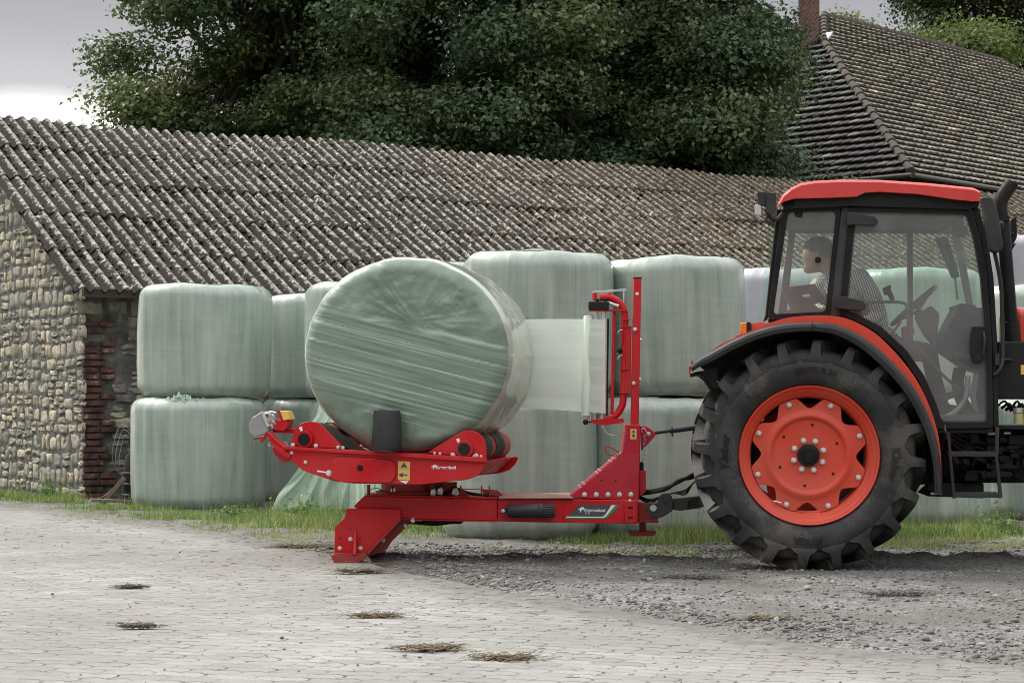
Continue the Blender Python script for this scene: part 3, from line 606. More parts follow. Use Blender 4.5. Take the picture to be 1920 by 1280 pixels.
# ================================================================== FARMHOUSE
hd = np.array([.682, .7314, 0]); hn = np.array([-.7314, .682, 0]); HC = np.array([8.26, 27.0, 0]); EZ = 5.88; RZ = 10.96; HWd = 6.5; HL = 22
house = root('farmhouse', tuple(HC), 'tall farmhouse with a brown tiled hipped roof behind the tractor', 'farmhouse')
def hp(u, v, z): return HC + hd * u + hn * v + np.array([0, 0, z])
def tiles(Afn, W0, rows, seed, tw=.24):  # courses; Afn(fraction up, side) -> points of the left and right ends of that height
    rg = np.random.default_rng(seed); Vs, Fs, ts, off = [], [], [], 0
    for r_ in range(rows):
        f0, f1 = r_ / rows, (r_ + 1.12) / rows; f1 = min(f1, 1.0); (l0, r0), (l1, r1) = Afn(f0), Afn(f1); up = np.cross(r0 - l0, l1 - l0); up /= np.linalg.norm(up) + 1e-9
        if up[2] < 0: up = -up
        L0 = np.linalg.norm(r0 - l0); n = max(int(L0 / tw), 1); e = np.arange(n + 1) / n
        dirv = (r0 - l0) / max(L0, 1e-6); x0 = e * L0; 
        la, ra = (l1 - l0) @ dirv, (r1 - l0) @ dirv; base1 = l1 - dirv * la
        x1 = np.clip(x0, la, ra)
        for k in range(n):
            if x1[k + 1] - x1[k] < 1e-4 and (x0[k] > ra or x0[k + 1] < la) and r_ < rows - 1 and False: continue
            j = rg.normal(0, .006); g_ = .006; c = [l0 + dirv * (x0[k] + g_), l0 + dirv * (x0[k + 1] - g_), base1 + dirv * max(x1[k + 1] - g_, x1[k]), base1 + dirv * x1[k]]
            lo = .105 + j; hi = .010; m0 = (c[0] + c[1]) / 2 + up * (lo + .012); m1 = (c[2] + c[3]) / 2 + up * (hi + .012)
            V = [c[0] + up * (lo - .012), m0, c[1] + up * (lo - .004), c[2] + up * hi, m1, c[3] + up * hi, c[0] + up * (lo - .1) + (base1 - l0) * .3, c[1] + up * (lo - .1) + (base1 - l0) * .3]
            Vs += V; Fs += [(off, off + 1, off + 4, off + 5), (off + 1, off + 2, off + 3, off + 4), (off + 6, off + 7, off + 2, off + 1), (off + 6, off + 1, off, off + 6)][:3]; ts += [rg.random()] * 8; off += 8
    return np.array(Vs), np.array(Fs), ts
HH, HR = hp(4.195, 4.936, 9.75), hp(6.5, HWd, RZ)
def tile_mat(name, c0, c1, c2):
    t = NT(name); n1 = t.noise(.5, 5); n2 = t.noise(12, 5); base = t.ramp(t.attr('tint'), [(0, c0), (.6, c1), (.97, c2), (1, dark(c2, 1.8))])
    t.set(color=t.mix(t.ramp(n2, [(.36, .5), (.5, 0.0)]), t.mix(t.ramp(n1, [(.45, 0.0), (.7, .3)]), base, dark(c0, .7)), (.05, .047, .045)), rough=.85, spec=.2); t.bump(n2, .5, .01); return t.m
M['tile'] = tile_mat('brown clay tile', (.27, .25, .228), (.36, .33, .295), (.46, .40, .33)); M['tile_shaded'] = tile_mat('grey tile with painted shade', (.10, .095, .10), (.15, .143, .148), (.22, .21, .21))  # hip-end tiles are a darker copy, that face's shade put into the colour
EO = np.array([0, 0, -.12])
def longface(f):                         # f: fraction of the rise
    v = f * HWd; z = EZ + f * (RZ - EZ); u0 = v / 4.936 * 4.195 if v < 4.936 else 4.195 + (v - 4.936) / (HWd - 4.936) * (6.5 - 4.195); return hp(u0, v, z), hp(HL - v, v, z)
def endface(f):
    z = EZ + f * (9.75 - EZ); u = f * 4.195; v = f * 4.936; return hp(u, 2 * HWd - v, z), hp(u, v, z)
def topface(f):
    u = 4.195 + f * 2.305; v = 4.936 + f * (HWd - 4.936); z = 9.75 + f * (RZ - 9.75); return hp(u, 2 * HWd - v, z), hp(u, v, z)
V1, F1, A1 = tiles(longface, 0, 33, 1); V2, F2, A2 = tiles(endface, 0, 23, 2)
hr = finish(np_mesh('roof', V1, F1, {'tint': A1}), 'roof', M['tile'], house, smooth=None)
V3, F3, A3 = tiles(topface, 0, 9, 3)
finish(np_mesh('hip_end_roof', np.concatenate([V2, V3]), np.concatenate([F2, F3 + len(V2)]), {'tint': list(A2) + list(A3)}), 'hip_end_roof', M['tile_shaded'], house, smooth=None)
mb = MB()
for pa in ([hp(0, 0, EZ), HH, HR], [HR, hp(HL - HWd, HWd, RZ)], [hp(HL - HWd, HWd, RZ), hp(HL, 0, EZ)]):
    for q in range(len(pa) - 1):
        a_, b_ = pa[q], pa[q + 1]; Lx = np.linalg.norm(b_ - a_); nn = int(Lx / .36)
        for k in range(nn):
            p0, p1 = a_ + (b_ - a_) * k / nn, a_ + (b_ - a_) * (k + 1.1) / nn; mb.tube([Vector(p0) + Vector((0, 0, .03)), Vector(p1) + Vector((0, 0, .02))], [.11, .085], 10)
mb.build('ridge_tile', tile_mat('mossy ridge tile', (.10, .085, .075), (.16, .125, .10), (.22, .20, .16)), hr, smooth=60)
mb = MB(); q = [hp(.45, .45, 0), hp(HL - .45, .45, 0), hp(HL - .45, 12.5, 0), hp(.45, 12.5, 0)]
mb.add([tuple(x) for x in q] + [tuple(x + np.array([0, 0, 5.95])) for x in q], [(i, (i + 1) % 4, 4 + (i + 1) % 4, 4 + i) for i in range(4)] + [(4, 5, 6, 7)])
mb.add([tuple(hp(0.02, 0.02, EZ - .03)), tuple(hp(HL - .02, .02, EZ - .03)), tuple(hp(HL - HWd, HWd, RZ - .05)), tuple(hp(6.55, HWd, RZ - .05)), tuple(hp(4.25, 4.99, 9.7)), tuple(hp(4.25, 2 * HWd - 4.99, 9.7)), tuple(hp(.02, 2 * HWd - .02, EZ - .03)), tuple(hp(HL - .02, 2 * HWd - .02, EZ - .03))], [(0, 1, 2, 3, 4), (0, 4, 5, 6), (4, 3, 5), (6, 5, 3, 2, 7), (1, 7, 2)])
mb.build('wall', M['brick'], house, smooth=None)
mb = MB()
for a_, b_ in ((hp(-.1, -.12, EZ - .06), hp(HL + .1, -.12, EZ - .06)), (hp(-.14, -.1, EZ - .06), hp(-.14, 2 * HWd, EZ - .06))): mb.tube([a_, b_], .055, 10)
for u in (1.2, 9): mb.tube([hp(u, -.1, EZ - .1), hp(u, .38, EZ - .5), hp(u, .38, 0)], .05, 8)
mb.tube([hp(-.12, .3, EZ - .12), hp(.3, .4, EZ - .6), hp(.3, .4, 0)], .05, 8)
mb.build('gutter', paint('zinc gutter', (.07, .073, .078), .5, .4), house, smooth=60)
# chimney: stands on the hip end; flashing at its foot
cc = hp(4.25, 5.42, 0); mb = MB(); ang = math.atan2(hd[1], hd[0]); mb.box((cc[0], cc[1], 10.6), (.37, .37, 5.2), (0, 0, ang)); mb.box((cc[0], cc[1], 13.25), (.46, .46, .2), (0, 0, ang))
t = NT('chimney brick'); bk = t.n('ShaderNodeTexBrick', {'Vector': t.coord((1, 1, 1), (R(90), 0, ang)), 'Color1': (.15, .05, .038, 1), 'Color2': (.09, .032, .028, 1), 'Mortar': (.16, .12, .1, 1), 'Scale': 1, 'Mortar Size': .012, 'Brick Width': .25, 'Row Height': .075})
t.set(color=bk.outputs[0], rough=.9); t.bump(t.noise(20, 4), .4, .01)
ch = mb.build('chimney', t.m, hr, bevel=.01)
mb = MB(); mb.box((cc[0] - hd[0] * .62, cc[1] - hd[1] * .62, 9.17), (.42, .9, .03), (0, R(-43), ang))
for sg in (1, -1): mb.box((cc[0] + hn[0] * .36 * sg, cc[1] + hn[1] * .36 * sg, 9.75), (1.0, .18, .04), (0, R(-43), ang))
mb.build('flashing', M['steel'], hr)

# ================================================================== TREES
t = NT('bark'); n1 = t.noise(4, 6, t.coord((1, 1, .25))); t.set(color=t.ramp(n1, [(.3, (.018, .016, .013)), (.7, (.06, .052, .042))]), rough=.95); t.bump(n1, 1, .05); M['bark'] = t.m
def leafmat(name, c0, c1, c2, tl=.3):
    t = NT(name); a = t.noise(.45, 3); f = t.math('MULTIPLY_ADD', a, .6, t.math('MULTIPLY', t.attr('tint'), .6)); col = t.ramp(f, [(.2, c0), (.55, c1), (.9, c2)])
    t.set(color=col, rough=.5, spec=.35); tr = t.n('ShaderNodeBsdfTranslucent', {'Color': col}); ms = t.n('ShaderNodeMixShader', {0: tl, 1: t.b.outputs[0], 2: tr.outputs[0]}); t.l(ms.outputs[0], t.o.inputs[0]); return t.m
M['leafA'] = leafmat('dark oak leaf', (.035, .065, .032), (.075, .12, .05), (.19, .22, .08))
M['leafB'] = leafmat('bluish green oak leaf', (.038, .072, .042), (.085, .135, .068), (.20, .24, .10))
M['leafC'] = leafmat('yellow green leaf', (.05, .075, .02), (.10, .14, .03), (.2, .22, .06), .4)
M['leafD'] = leafmat('deep green sparse leaf', (.022, .036, .016), (.045, .065, .022), (.10, .11, .035), .2)
LK = 2.4
def tree(name, base, trunk_h, cen, rad, ncl, per, mat, label, leaf=.085, clr=(.5, .95), seed=1, group='trees behind the barn', cut=None, trunk_r=.35, shell=.55):
    global rng
    rg = np.random.default_rng(seed); base = Vector(base); rt = root(name, base, label, 'tree', group)
    cen = np.array(cen); rad = np.array(rad); cl = []
    while len(cl) < ncl:
        u = rg.normal(size=3); u /= np.linalg.norm(u); u = np.sign(u) * np.abs(u)**np.array([.8, .8, .65]); q = rg.random()**(1 / 3) if rg.random() > shell else rg.uniform(.78, 1.0)
        c = cen + u * rad * q
        if c[2] < 1.0 or (cut and not cut(c)): continue
        cl.append((c, rg.uniform(*clr) * (.8 + .4 * q)))
    Cs, Ns, Ts, Sz = [], [], [], []
    for c, r_ in cl:
        n = int(per * r_ * r_ * LK); u = rg.normal(size=(n, 3)); u /= np.linalg.norm(u, axis=1, keepdims=True)
        bumps = 1 + .48 * fbm(u[:, 0] * 2.6 + c[0], u[:, 1] * 2.6 + c[1], u[:, 2] * 2.6, seed, 3); q = rg.random(n)**.42 * bumps
        pos = c + u * (q * r_)[:, None] * np.array([1.15, 1.15, .58]); Cs.append(pos); Ns.append(u * .6 + np.array([0, 0, .75])); Ts.append(np.full(n, rg.random() * .5) + rg.random(n) * .5); Sz.append(rg.uniform(.6, 1.25, n) * leaf * LK**-.5 * 1.08)
    C, Nn, T, S_ = np.concatenate(Cs), np.concatenate(Ns), np.concatenate(Ts), np.concatenate(Sz)
    old = rng; rng = rg; V, Fc = leaf_mesh(C, Nn, S_, .55, .62); rng = old
    finish(np_mesh('crown', V, Fc, {'tint': np.repeat(T, 4)}), 'crown', mat, rt, smooth=None)
    mb = MB(); top = Vector(cen) + Vector((0, 0, rad[2] * .5)); b0 = base + Vector((0, 0, trunk_h))
    mb.tube(smooth_line([base, base + Vector((.1, 0, trunk_h * .5)), b0, (b0 + top) / 2 + Vector((.3, .2, 0)), top], 5), [trunk_r * 1.25, trunk_r * 1.1, trunk_r, trunk_r] + [trunk_r * .95] * 4 + list(np.linspace(trunk_r * .9, .05, 13)), 10)
    order = sorted(cl, key=lambda c: rg.random())[:max(ncl // 2, 10)]
    for c, r_ in order:
        e = Vector(c); s0 = b0 + (top - b0) * rg.uniform(0, .75); m_ = (s0 + e) / 2 + Vector((0, 0, -.3 + rg.normal() * .4))
        mb.tube(smooth_line([s0, m_, e], 5), list(np.linspace(trunk_r * .34, .03, 11)), 6)
    mb.build('trunk', M['bark'], rt, smooth=60)
    return len(C)
def W(px, py, Yc): s = Yc / F; return ((px - 960) * s, Yc - D, H + (755 - py) * s)
tot = 0
T_ = [('oak_tree', W(610, 755, 40), 6.0, (W(500, 0, 40)[0], 27, 8.6), (3.05, 2.6, 5.6), 150, 900, 'leafA', 'dark broad oak at the left behind the barn, its crown against the pale sky'),
      ('oak_tree', W(760, 755, 44), 6.5, (W(800, 0, 44)[0], 31, 9.6), (3.4, 3, 5.6), 100, 900, 'leafA', 'dark oak with sky showing around its trunk, right of the leftmost one'),
      ('oak_tree', W(1030, 755, 38), 6.0, (W(930, 0, 38)[0], 25, 9.2), (3.1, 2.8, 5.0), 130, 900, 'leafB', 'bluish green oak bulging forward above the middle of the barn ridge'),
      ('oak_tree', W(1240, 755, 40), 6.0, (W(1180, 0, 40)[0], 27, 9.4), (3.0, 2.8, 5.2), 130, 900, 'leafB', 'full bluish green oak above the right middle of the barn ridge'),
      ('oak_tree', W(1400, 755, 38), 5.0, (W(1335, 0, 38)[0], 25, 9.4), (1.1, 1.8, 5.0), 70, 900, 'leafB', 'narrow dense oak overlapping the dark end of the farmhouse roof')]
for i, (nm, b_, th, ce, ra, nc, pr, mt, lb) in enumerate(T_):
    tot += tree(nm, (b_[0], b_[1], 0), th, ce, ra, nc, pr, M[mt], lb, seed=20 + i)
b_ = W(1575, 755, 37); tot += tree('young_tree', (b_[0], b_[1], 0), 3, (W(1555, 0, 37)[0], 24, 4.3), (.5, .6, 1.0), 10, 900, M['leafB'], 'low bushy tree top at the foot of the dark farmhouse roof', leaf=.075, clr=(.35, .6), seed=31, trunk_r=.1)
b_ = W(1660, 755, 68); tot += tree('lime_tree', (b_[0], b_[1], 0), 8, (W(1690, 0, 68)[0], 55, 12.7), (3.4, 2, 1.5), 34, 330, M['leafC'], 'yellow green tree top just above the farmhouse ridge', leaf=.13, clr=(.8, 1.5), seed=41, trunk_r=.3)
b_ = W(1850, 755, 74); tot += tree('ash_tree', (b_[0], b_[1], 0), 8, (W(1880, 0, 74)[0], 61, 15.2), (3.3, 3, 4.4), 100, 330, M['leafD'], 'thin dark tree with a lacy crown behind the right end of the farmhouse roof', leaf=.12, clr=(.7, 1.3), seed=43, trunk_r=.3, shell=.8)
print('leaves', tot)

# ================================================================== WRAPPED BALES STANDING IN THE STACK
def bale_mesh(seed, Rr, Hh, n=112, top_r=.13):
    rg = np.random.default_rng(seed); th = np.linspace(0, 2 * math.pi, n, endpoint=False); prof = []
    for k in range(12): prof.append((Rr * .93 * k / 12, 0.0, 0))
    c = top_r
    for k in range(9): a = math.pi / 2 * k / 8; prof.append((Rr - c + c * math.sin(a), c * 1.0 - c * math.cos(a), 1))
    for k in range(1, 30): prof.append((Rr, c + (Hh - 2 * c) * k / 30, 2))
    for k in range(9): a = math.pi / 2 * (1 - k / 8); prof.append((Rr - c + c * math.sin(a), Hh - c + c * math.cos(a), 1))
    for k in range(11, -1, -1): prof.append((Rr * .93 * k / 12, Hh, 0))
    m = len(prof); pr = np.array([p[0] for p in prof])[None]; pz = np.array([p[1] for p in prof])[None]; T = th[:, None]
    cx, sy = np.cos(T), np.sin(T); f = pr / Rr; zt = pz / Hh
    lobes = .022 * fbm(cx * 1.3 + seed, sy * 1.3, pz * .7, seed) + .0035 * fbm(cx * 6, sy * 6 + seed, pz * .8, seed + 3)
    folds = .0045 * vn(T * 34 + .8 * vn(pz * 3, T * 2, 0, seed), pz * .6 + seed, 0, seed + 5) * (1 + 2.2 * np.exp(-((zt - 1) / .09)**2)) + .007 * np.maximum(vn(T * 9 + seed, pz * .35, 0, seed + 7), 0)**2
    r = pr * (1 + lobes) + (folds * f**3) + Rr * .012 * np.sin(math.pi * zt) * f
    z = pz + .012 * fbm(cx * f * 2, sy * f * 2, seed, seed + 9) * (zt > .5) - .012 * f**3 * (zt > .5) * (1 + vn(T * 2, seed, 0, 3))
    z = np.where(zt < .02, 0, z)
    V = np.stack([r * cx, r * sy, z + 0 * r], -1); Fc = grid_faces(n, m, wrap=True)
    return np_mesh('bale', V, Fc)
BG = 'film wrapped round bales standing in the stack behind the machine'
def bale(px, Yc, Rr, z0, Hh, label, mat='film', tilt=(0, 0)):
    o = finish(bale_mesh(int(px) % 97 + int(z0 * 10), Rr, Hh), 'wrapped_bale', M[mat], smooth=180)
    o.scale = (random.uniform(.985, 1.01), random.uniform(.97, 1.0), random.uniform(.985, 1.0)); o.location = ((px - 960) * Yc / F, Yc - D, z0); o.rotation_euler = (R(tilt[0]), R(tilt[1]), random.uniform(0, 6.28) if not any(tilt) else 0); tag(o, label, 'wrapped bale', BG); return o
bale(383, 21.15, .715, 1.20, 1.22, 'pale green wrapped bale on top of the leftmost pair, beside the stone wall', tilt=(0, .8))
bale(373, 21.05, .73, 0, 1.2, 'pale green wrapped bale at the bottom of the leftmost pair, by the black drum', tilt=(0, .01))
bale(612, 22.6, .72, 1.19, 1.2, 'upper bale set back between the leftmost pair and the turning bale', tilt=(0, -.8))
bale(604, 22.6, .72, 0, 1.19, 'lower bale set back behind the silver cutter end of the red machine')
bale(694, 20.75, .71, 1.2, 1.21, 'upper bale whose left shoulder shows beside the turning bale')
bale(702, 20.7, .70, 0, 1.2, 'lower bale partly covered by the loose crumpled film sheet')
bale(800, 17.9, .62, 1.21, 1.2, 'upper bale peeping over the turning bale, left of the tallest one')
bale(782, 18.3, .62, 0, 1.2, 'lower bale seen between the turning table and the red beam')
bale(1004, 16.55, .655, 1.2, 1.215, 'big upper bale directly behind the stretched film strip', tilt=(0, .5))
bale(974, 16.5, .66, 0, 1.2, 'big lower bale behind the triangular red gusset and the deck', tilt=(0, .01))
bale(1263, 16.95, .635, 1.205, 1.2, 'big upper bale right of the tall red mast', tilt=(0, -1.3))
bale(1232, 16.8, .65, 0, 1.2, 'big lower bale behind the top link, left of the large wheel')
bale(1468, 18.7, .65, 1.21, 1.2, 'lilac grey bale showing between the big bales and the cab', 'film_lilac')
bale(1468, 18.7, .65, 0, 1.2, 'lilac grey bale at the bottom, hidden mostly by the large wheel', 'film_lilac')
bale(1712, 18.6, .655, 1.21, 1.2, 'bright green bale seen through the cab door glass')
bale(1722, 18.5, .655, 0, 1.2, 'lower bale seen under the cab steps, left of the seam')
bale(1962, 19.4, .66, 1.19, 1.12, 'green bale behind the exhaust pipe at the right edge')
bale(1972, 19.1, .66, 0, 1.19, 'lower bale at the right edge beyond the cab steps')
for k, lb in enumerate(('lowest lilac bale of the rear stack of three at the right edge', 'middle lilac bale of the rear stack of three at the right edge', 'lilac bale on top of the rear stack of three at the right edge')): bale(1930, 25.4, .62, 1.1 * k, 1.1, lb, 'film_lilac')
# loose crumpled film sheet draped over the lower bale
nu, nv_ = 90, 130; U, Vv = np.meshgrid(np.linspace(0, 1, nu), np.linspace(0, 1, nv_), indexing='ij')
lft = np.interp(Vv, [0, .25, .6, 1], [602, 575, 560, 505]); rgt = np.interp(Vv, [0, .2, .5, 1], [640, 662, 672, 665]); px = lft + (rgt - lft) * U; py = 752 + (955 - 752) * Vv
Yd = 20.0 - D - .02 + .32 * (1 - Vv)**6 - .14 * Vv + .035 * fbm(U * 9 + Vv * 1.2, Vv * 1.6, 0, 71) + .03 * np.sin(U * 26 + 2 * vn(U * 2, Vv * 2, 0, 5) * 2) * (.4 + Vv); s = (Yd + D) / F
Zd = H + (755 - py) * s; Zd = np.maximum(Zd, .02)
me = np_mesh('loose_film_sheet', np.stack([(px - 960) * s + .03 * vn(Vv * 7, U * 3, 0, 6), Yd, Zd], -1), grid_faces(nu, nv_))
t = NT('loose film'); t.set(color=t.mix(t.noise(6, 4), (.42, .56, .44), (.62, .74, .62)), rough=.3, spec=.6); tr = t.n('ShaderNodeBsdfTranslucent', {'Color': (.6, .75, .6, 1)}); ms = t.n('ShaderNodeMixShader', {0: .3, 1: t.b.outputs[0], 2: tr.outputs[0]}); t.l(ms.outputs[0], t.o.inputs[0]); M['loose'] = t.m
tag(finish(me, 'loose_film_sheet', M['loose'], smooth=180), 'crumpled loose film sheet hanging down over a lower bale to the grass', 'plastic sheet')
nu, nv_ = 40, 90; U, Vv = np.meshgrid(np.linspace(0, 1, nu), np.linspace(0, 1, nv_), indexing='ij')
px = 668 + 14 * Vv * 0 + (54 - 8 * Vv) * U; py = 872 + 90 * Vv; Yd = 17.45 - D - .12 * Vv + .03 * np.sin(U * 16 + vn(Vv * 2, U, 0, 4) * 2); s = (Yd + D) / F
tag(finish(np_mesh('film_flap', np.stack([(px - 960) * s, Yd, np.maximum(H + (755 - py) * s, .02)], -1), grid_faces(nu, nv_)), 'film_flap', M['loose'], smooth=180), 'pale film flap hanging beside the tall grass under the turning table', 'plastic sheet')
# torn film scrap in the seam of the leftmost pair
N = 60; C = np.c_[rng.normal(0, .09, N), rng.normal(0, .03, N), rng.normal(0, .018, N)]; V, Fc = leaf_mesh(C, np.array([[0, -1., .3]]), rng.uniform(.015, .045, N), .8, .4)
o = finish(np_mesh('film_scrap', V, Fc), 'film_scrap', M['loose'], smooth=180); p = P(345, 749, 7.42); o.location = p; tag(o, 'torn green film scrap squeezed into the seam of the leftmost bale pair', 'plastic scrap')
# things lying by the barn corner
mb = MB(); p = P(240, 925, 8.35); p.x = P(263, 925, 8.55).x - .05; p.y = 8.55; mb.lathe([(.0, 0), (.19, 0), (.2, .03), (.2, .28), (.17, .5), (.15, .56), (.0, .56)], (p.x + .05, p.y, 0), (0, 0, 1), 24)
for k in range(3): mb.lathe([(.201, .1 + k * .12), (.211, .11 + k * .12), (.201, .125 + k * .12)], (p.x + .05, p.y, 0), (0, 0, 1), 24)
tag(mb.build('drum', M['black'], smooth=40), 'black plastic drum standing between the stone wall and the leftmost bales', 'drum')
mb = MB(); mb.box((P(205, 935, 8.4).x, 8.4, .10), (.05, .05, .55), (R(15), R(42), 0)); mb.box((P(215, 935, 8.35).x, 8.3, .05), (.5, .14, .035), (0, R(3), .3))
tag(mb.build('broken_board', M['wood'], bevel=.004), 'broken grey board lying in the grass beside the black drum', 'board')
mb = MB()
for k in range(3):
    c = P(236 - 3 * k, 852 - 5 * k, 8.6); pts = [c + Vector(((.07 + .02 * k) * math.cos(a) * (1 + .2 * math.sin(2 * a)), .02 * math.sin(3 * a + k), (.22 + .03 * k) * math.sin(a))) for a in np.linspace(.4 * k, 2 * math.pi + .4 * k, 26)]; mb.tube(pts, .003, 6)
mb.tube(smooth_line([P(232, 900, 8.6), P(215, 915, 8.5), P(190, 932, 8.5), P(168, 938, 8.6)], 6), .0035, 6)
tag(mb.build('wire_coil', M['clearp'], smooth=180), 'loose coil of pale wire hanging in front of the barn wall', 'wire')
# ================================================================== BALE WRAPPER (satellite table on a long red beam)
wr = root('bale_wrapper', tuple(P(760, 755, 1.0) - Vector((0, 0, H))), 'red bale wrapping machine with long beam and tall mast, hitched to the tractor', 'bale wrapper')
YAW = R(10); au = Vector((math.cos(YAW), -math.sin(YAW), 0)); av = Vector((math.sin(YAW), math.cos(YAW), 0)); OT = P(765, 860, 1.0); CAM = Vector((0, -D, H))
def TP(px, py, v):
    d = Vector(((px - 960) / F, 1, (755 - py) / F)); return CAM + d * ((OT + av * v - CAM).dot(av) / d.dot(av))
def tp(mb, px, v, t, r=0, n=4):
    if r: px = round_poly(px, r, n)
    A = [TP(a[0], a[1], v) for a in px]; return mb.loft(A, [q + av * t for q in A])
NV = -.64                                # near side plate of the table
# ---- main beam
mb = MB(); YB, TB = .74, .52
mb.pp([(688, 929), (933, 935), (933, 976), (752, 972), (700, 968), (663, 950), (667, 944), (680, 932)], YB, TB)
beam = mb.build('main_beam', M['red'], wr, bevel=.006)
mb = MB(); mb.pp([(933.5, 935), (1197, 937), (1197, 981), (1040, 979.5), (933.5, 977)], YB - .012, TB + .024, r=1)
mb.build('beam_sleeve', M['red'], beam, bevel=.005)
mb = MB(); mb.m()
for x in (1056,): mb.pp([(x, 936), (x + 1.2, 936), (x + 1.2, 979), (x, 979)], YB - .016, .01)
mb.m().pp([(1170, 939), (1194, 939), (1194, 980), (1172, 980)], YB - .03, .02, r=3)
mb.m().pp([(690, 926.5), (933, 932.5), (933, 935), (690, 929)], YB - .012, .06)
mb.m().pp([(700, 967), (752, 972), (933, 976), (933, 978.5), (752, 974.5), (700, 969.5)], YB - .012, .06)
each(mb, 'flange', M['red'], beam, bevel=.002)
# deck plate with tread
mb = MB(); z0 = P(1000, 936, .74).z
mb.box((P(1004, 900, 1).x, 1.03, z0 + .012), (.53, .66, .012)); mb.build('deck_plate', M['deck'], beam, bevel=.003)
# ---- support feet
def foot(Y, t, name='support_foot'):
    mb = MB(); o_ = [(649, 953), (748, 954), (751, 959), (751, 971), (686, 1037), (627, 1037), (628, 987), (647, 969)]
    mb.pp(o_, Y, t, r=2); f = mb.build(name, M['red'], wr, bevel=.003)
    mb = MB(); mb.pp([(619.5, 1040), (686, 1040.5), (683, 1046), (671, 1055), (627, 1055.5)], Y - .06, t + .12, r=1)
    mb.pp([(627, 1036.5), (686, 1036.5), (686, 1041), (627, 1041)], Y - .05, .05)
    mb.build('skid', M['red_dull'], f, bevel=.005)
    mb = MB(); a = [P(664.5, 994, Y), P(668.5, 994, Y), P(672.5, 1039, Y), P(658, 1039, Y)]; b = [P(664.5, 996, Y - .012), P(668.5, 996, Y - .012), P(667.5, 1039, Y - .075), P(661.5, 1039, Y - .075)]
    mb.loft(a, b); mb.build('gusset', M['red'], f, bevel=.002)
    mb = MB()
    for q in ((657, 1010), (637, 1027), (676, 1027)): mb.bolt(P(q[0], q[1], Y), (0, -1, 0), .0105)
    each(mb, 'foot_bolt', M['bolt'], f)
    mb = MB()
    for q in ((638, 1009), (675, 1009), (657, 992)): mb.m(); c = P(q[0], q[1], Y - .001); mb.cyl(c, c + Vector((0, -.002, 0)), .006, n=12)
    each(mb, 'bolt_hole', M['black'], f)
    return f
foot(.665, .02); foot(1.32, .02)
mb = MB(); mb.pp([(751, 962), (771, 972), (765, 984), (729, 1020), (722, 1032), (690, 1044), (686, 1037)], .80, .42); mb.pp([(751, 971), (753, 974), (690, 1040), (686, 1037)], .66, .7)
mb.build('foot_brace', M['red_dull'], wr, bevel=.004)
mb = MB(); mb.bolt(P(718, 1012, .8), (0, -1, 0), .012); mb.bolt(P(774, 975, .74), (0, -1, 0), .012); mb.bolt(P(760, 985, .8), (0, -1, 0), .009); each(mb, 'brace_bolt', M['bolt'], beam)
# ---- slew ring and hydraulics on the beam
mb = MB(); c = P(764, 915, 1.0); zt, zb = P(764, 903, 1.0).z, P(764, 931, 1.0).z
mb.cyl((c.x, 1.0, zb), (c.x, 1.0, zt), .19, n=40); mb.cyl((c.x, 1.0, zb + .02), (c.x, 1.0, zb + .045), .23, n=40); mb.box((P(830, 915, 1).x, 1.05, P(800, 918, 1).z), (.2, .3, .1))
mb.build('slew_ring', M['red_dull'], wr, bevel=.004)
mb = MB()
for x, y in ((737, 921), (825, 921), (853, 922), (812, 923)): mb.m().box(P(x, y, .85), (.04, .05, .045), (0, .2, .1)); mb.cyl(P(x, y, .84), P(x + 3, y - 8, .84), .012, n=10)
mb.m()
for k in range(3): mb.lathe([(.032 - .006 * k, -.015), (.034 - .006 * k, 0), (.032 - .006 * k, .015)], P(822, 917, .84), (.1, -1, .3), 20)
each(mb, 'hydraulic_valve', M['steel'], wr, bevel=.002)
mb = MB()
mb.tube(smooth_line([P(736, 922, .83), P(737, 913, .83), P(744, 911, .85), P(756, 913, .9)], 6), .006, 8); mb.tube(smooth_line([P(757, 912, .85), P(768, 914, .83), P(773, 925, .85), P(790, 927, .9)], 6), .013, 10)
for k in range(4): mb.tube(smooth_line([P(830 + 3 * k, 926, .86 + .02 * k), P(850, 919 - 2 * k, .86), P(880, 926 - k, .88), P(930, 930, .9), P(960, 932, .95)], 6), .007, 8)
mb.tube(smooth_line([P(720, 921, .86), P(704, 914, .9), P(690, 922, .95), P(682, 932, .98)], 6), .003, 6)
mb.tube(smooth_line([P(740, 975, .95), P(790, 980, .9), P(850, 979, .9)], 6), .012, 8); mb.tube(smooth_line([P(760, 978, .85), P(815, 983, .85), P(860, 977, .88)], 6), .009, 8)
mb.build('hydraulic_hose', M['hose'], wr, smooth=180)
mb = MB(); mb.m().pp([(832, 915), (910, 916.5), (910, 918), (832, 916.5)], .84, .01); mb.m().pp([(862, 915), (866, 915), (882, 932), (858, 932)], .86, .01); mb.m().pp([(904, 917), (932, 918), (944, 927), (934, 934), (912, 933), (906, 926)], .9, .012); mb.m().pp([(780, 908), (812, 908), (812, 929), (780, 929)], .95, .1)
for x in (864, 903, 918): mb.m().cyl(P(x, 910, .87), P(x, 932, .87), .006, n=8)
mb.m().cyl(P(691, 908, .8), P(691, 928, .8), .012, .012, 10)
each(mb, 'linkage_bracket', M['red_dull'], wr, bevel=.002)
mb = MB(); mb.pp([(785, 973), (870, 977), (864, 982), (800, 982)], .85, .3); mb.build('chassis_underside', M['iron'], wr, bevel=.003)
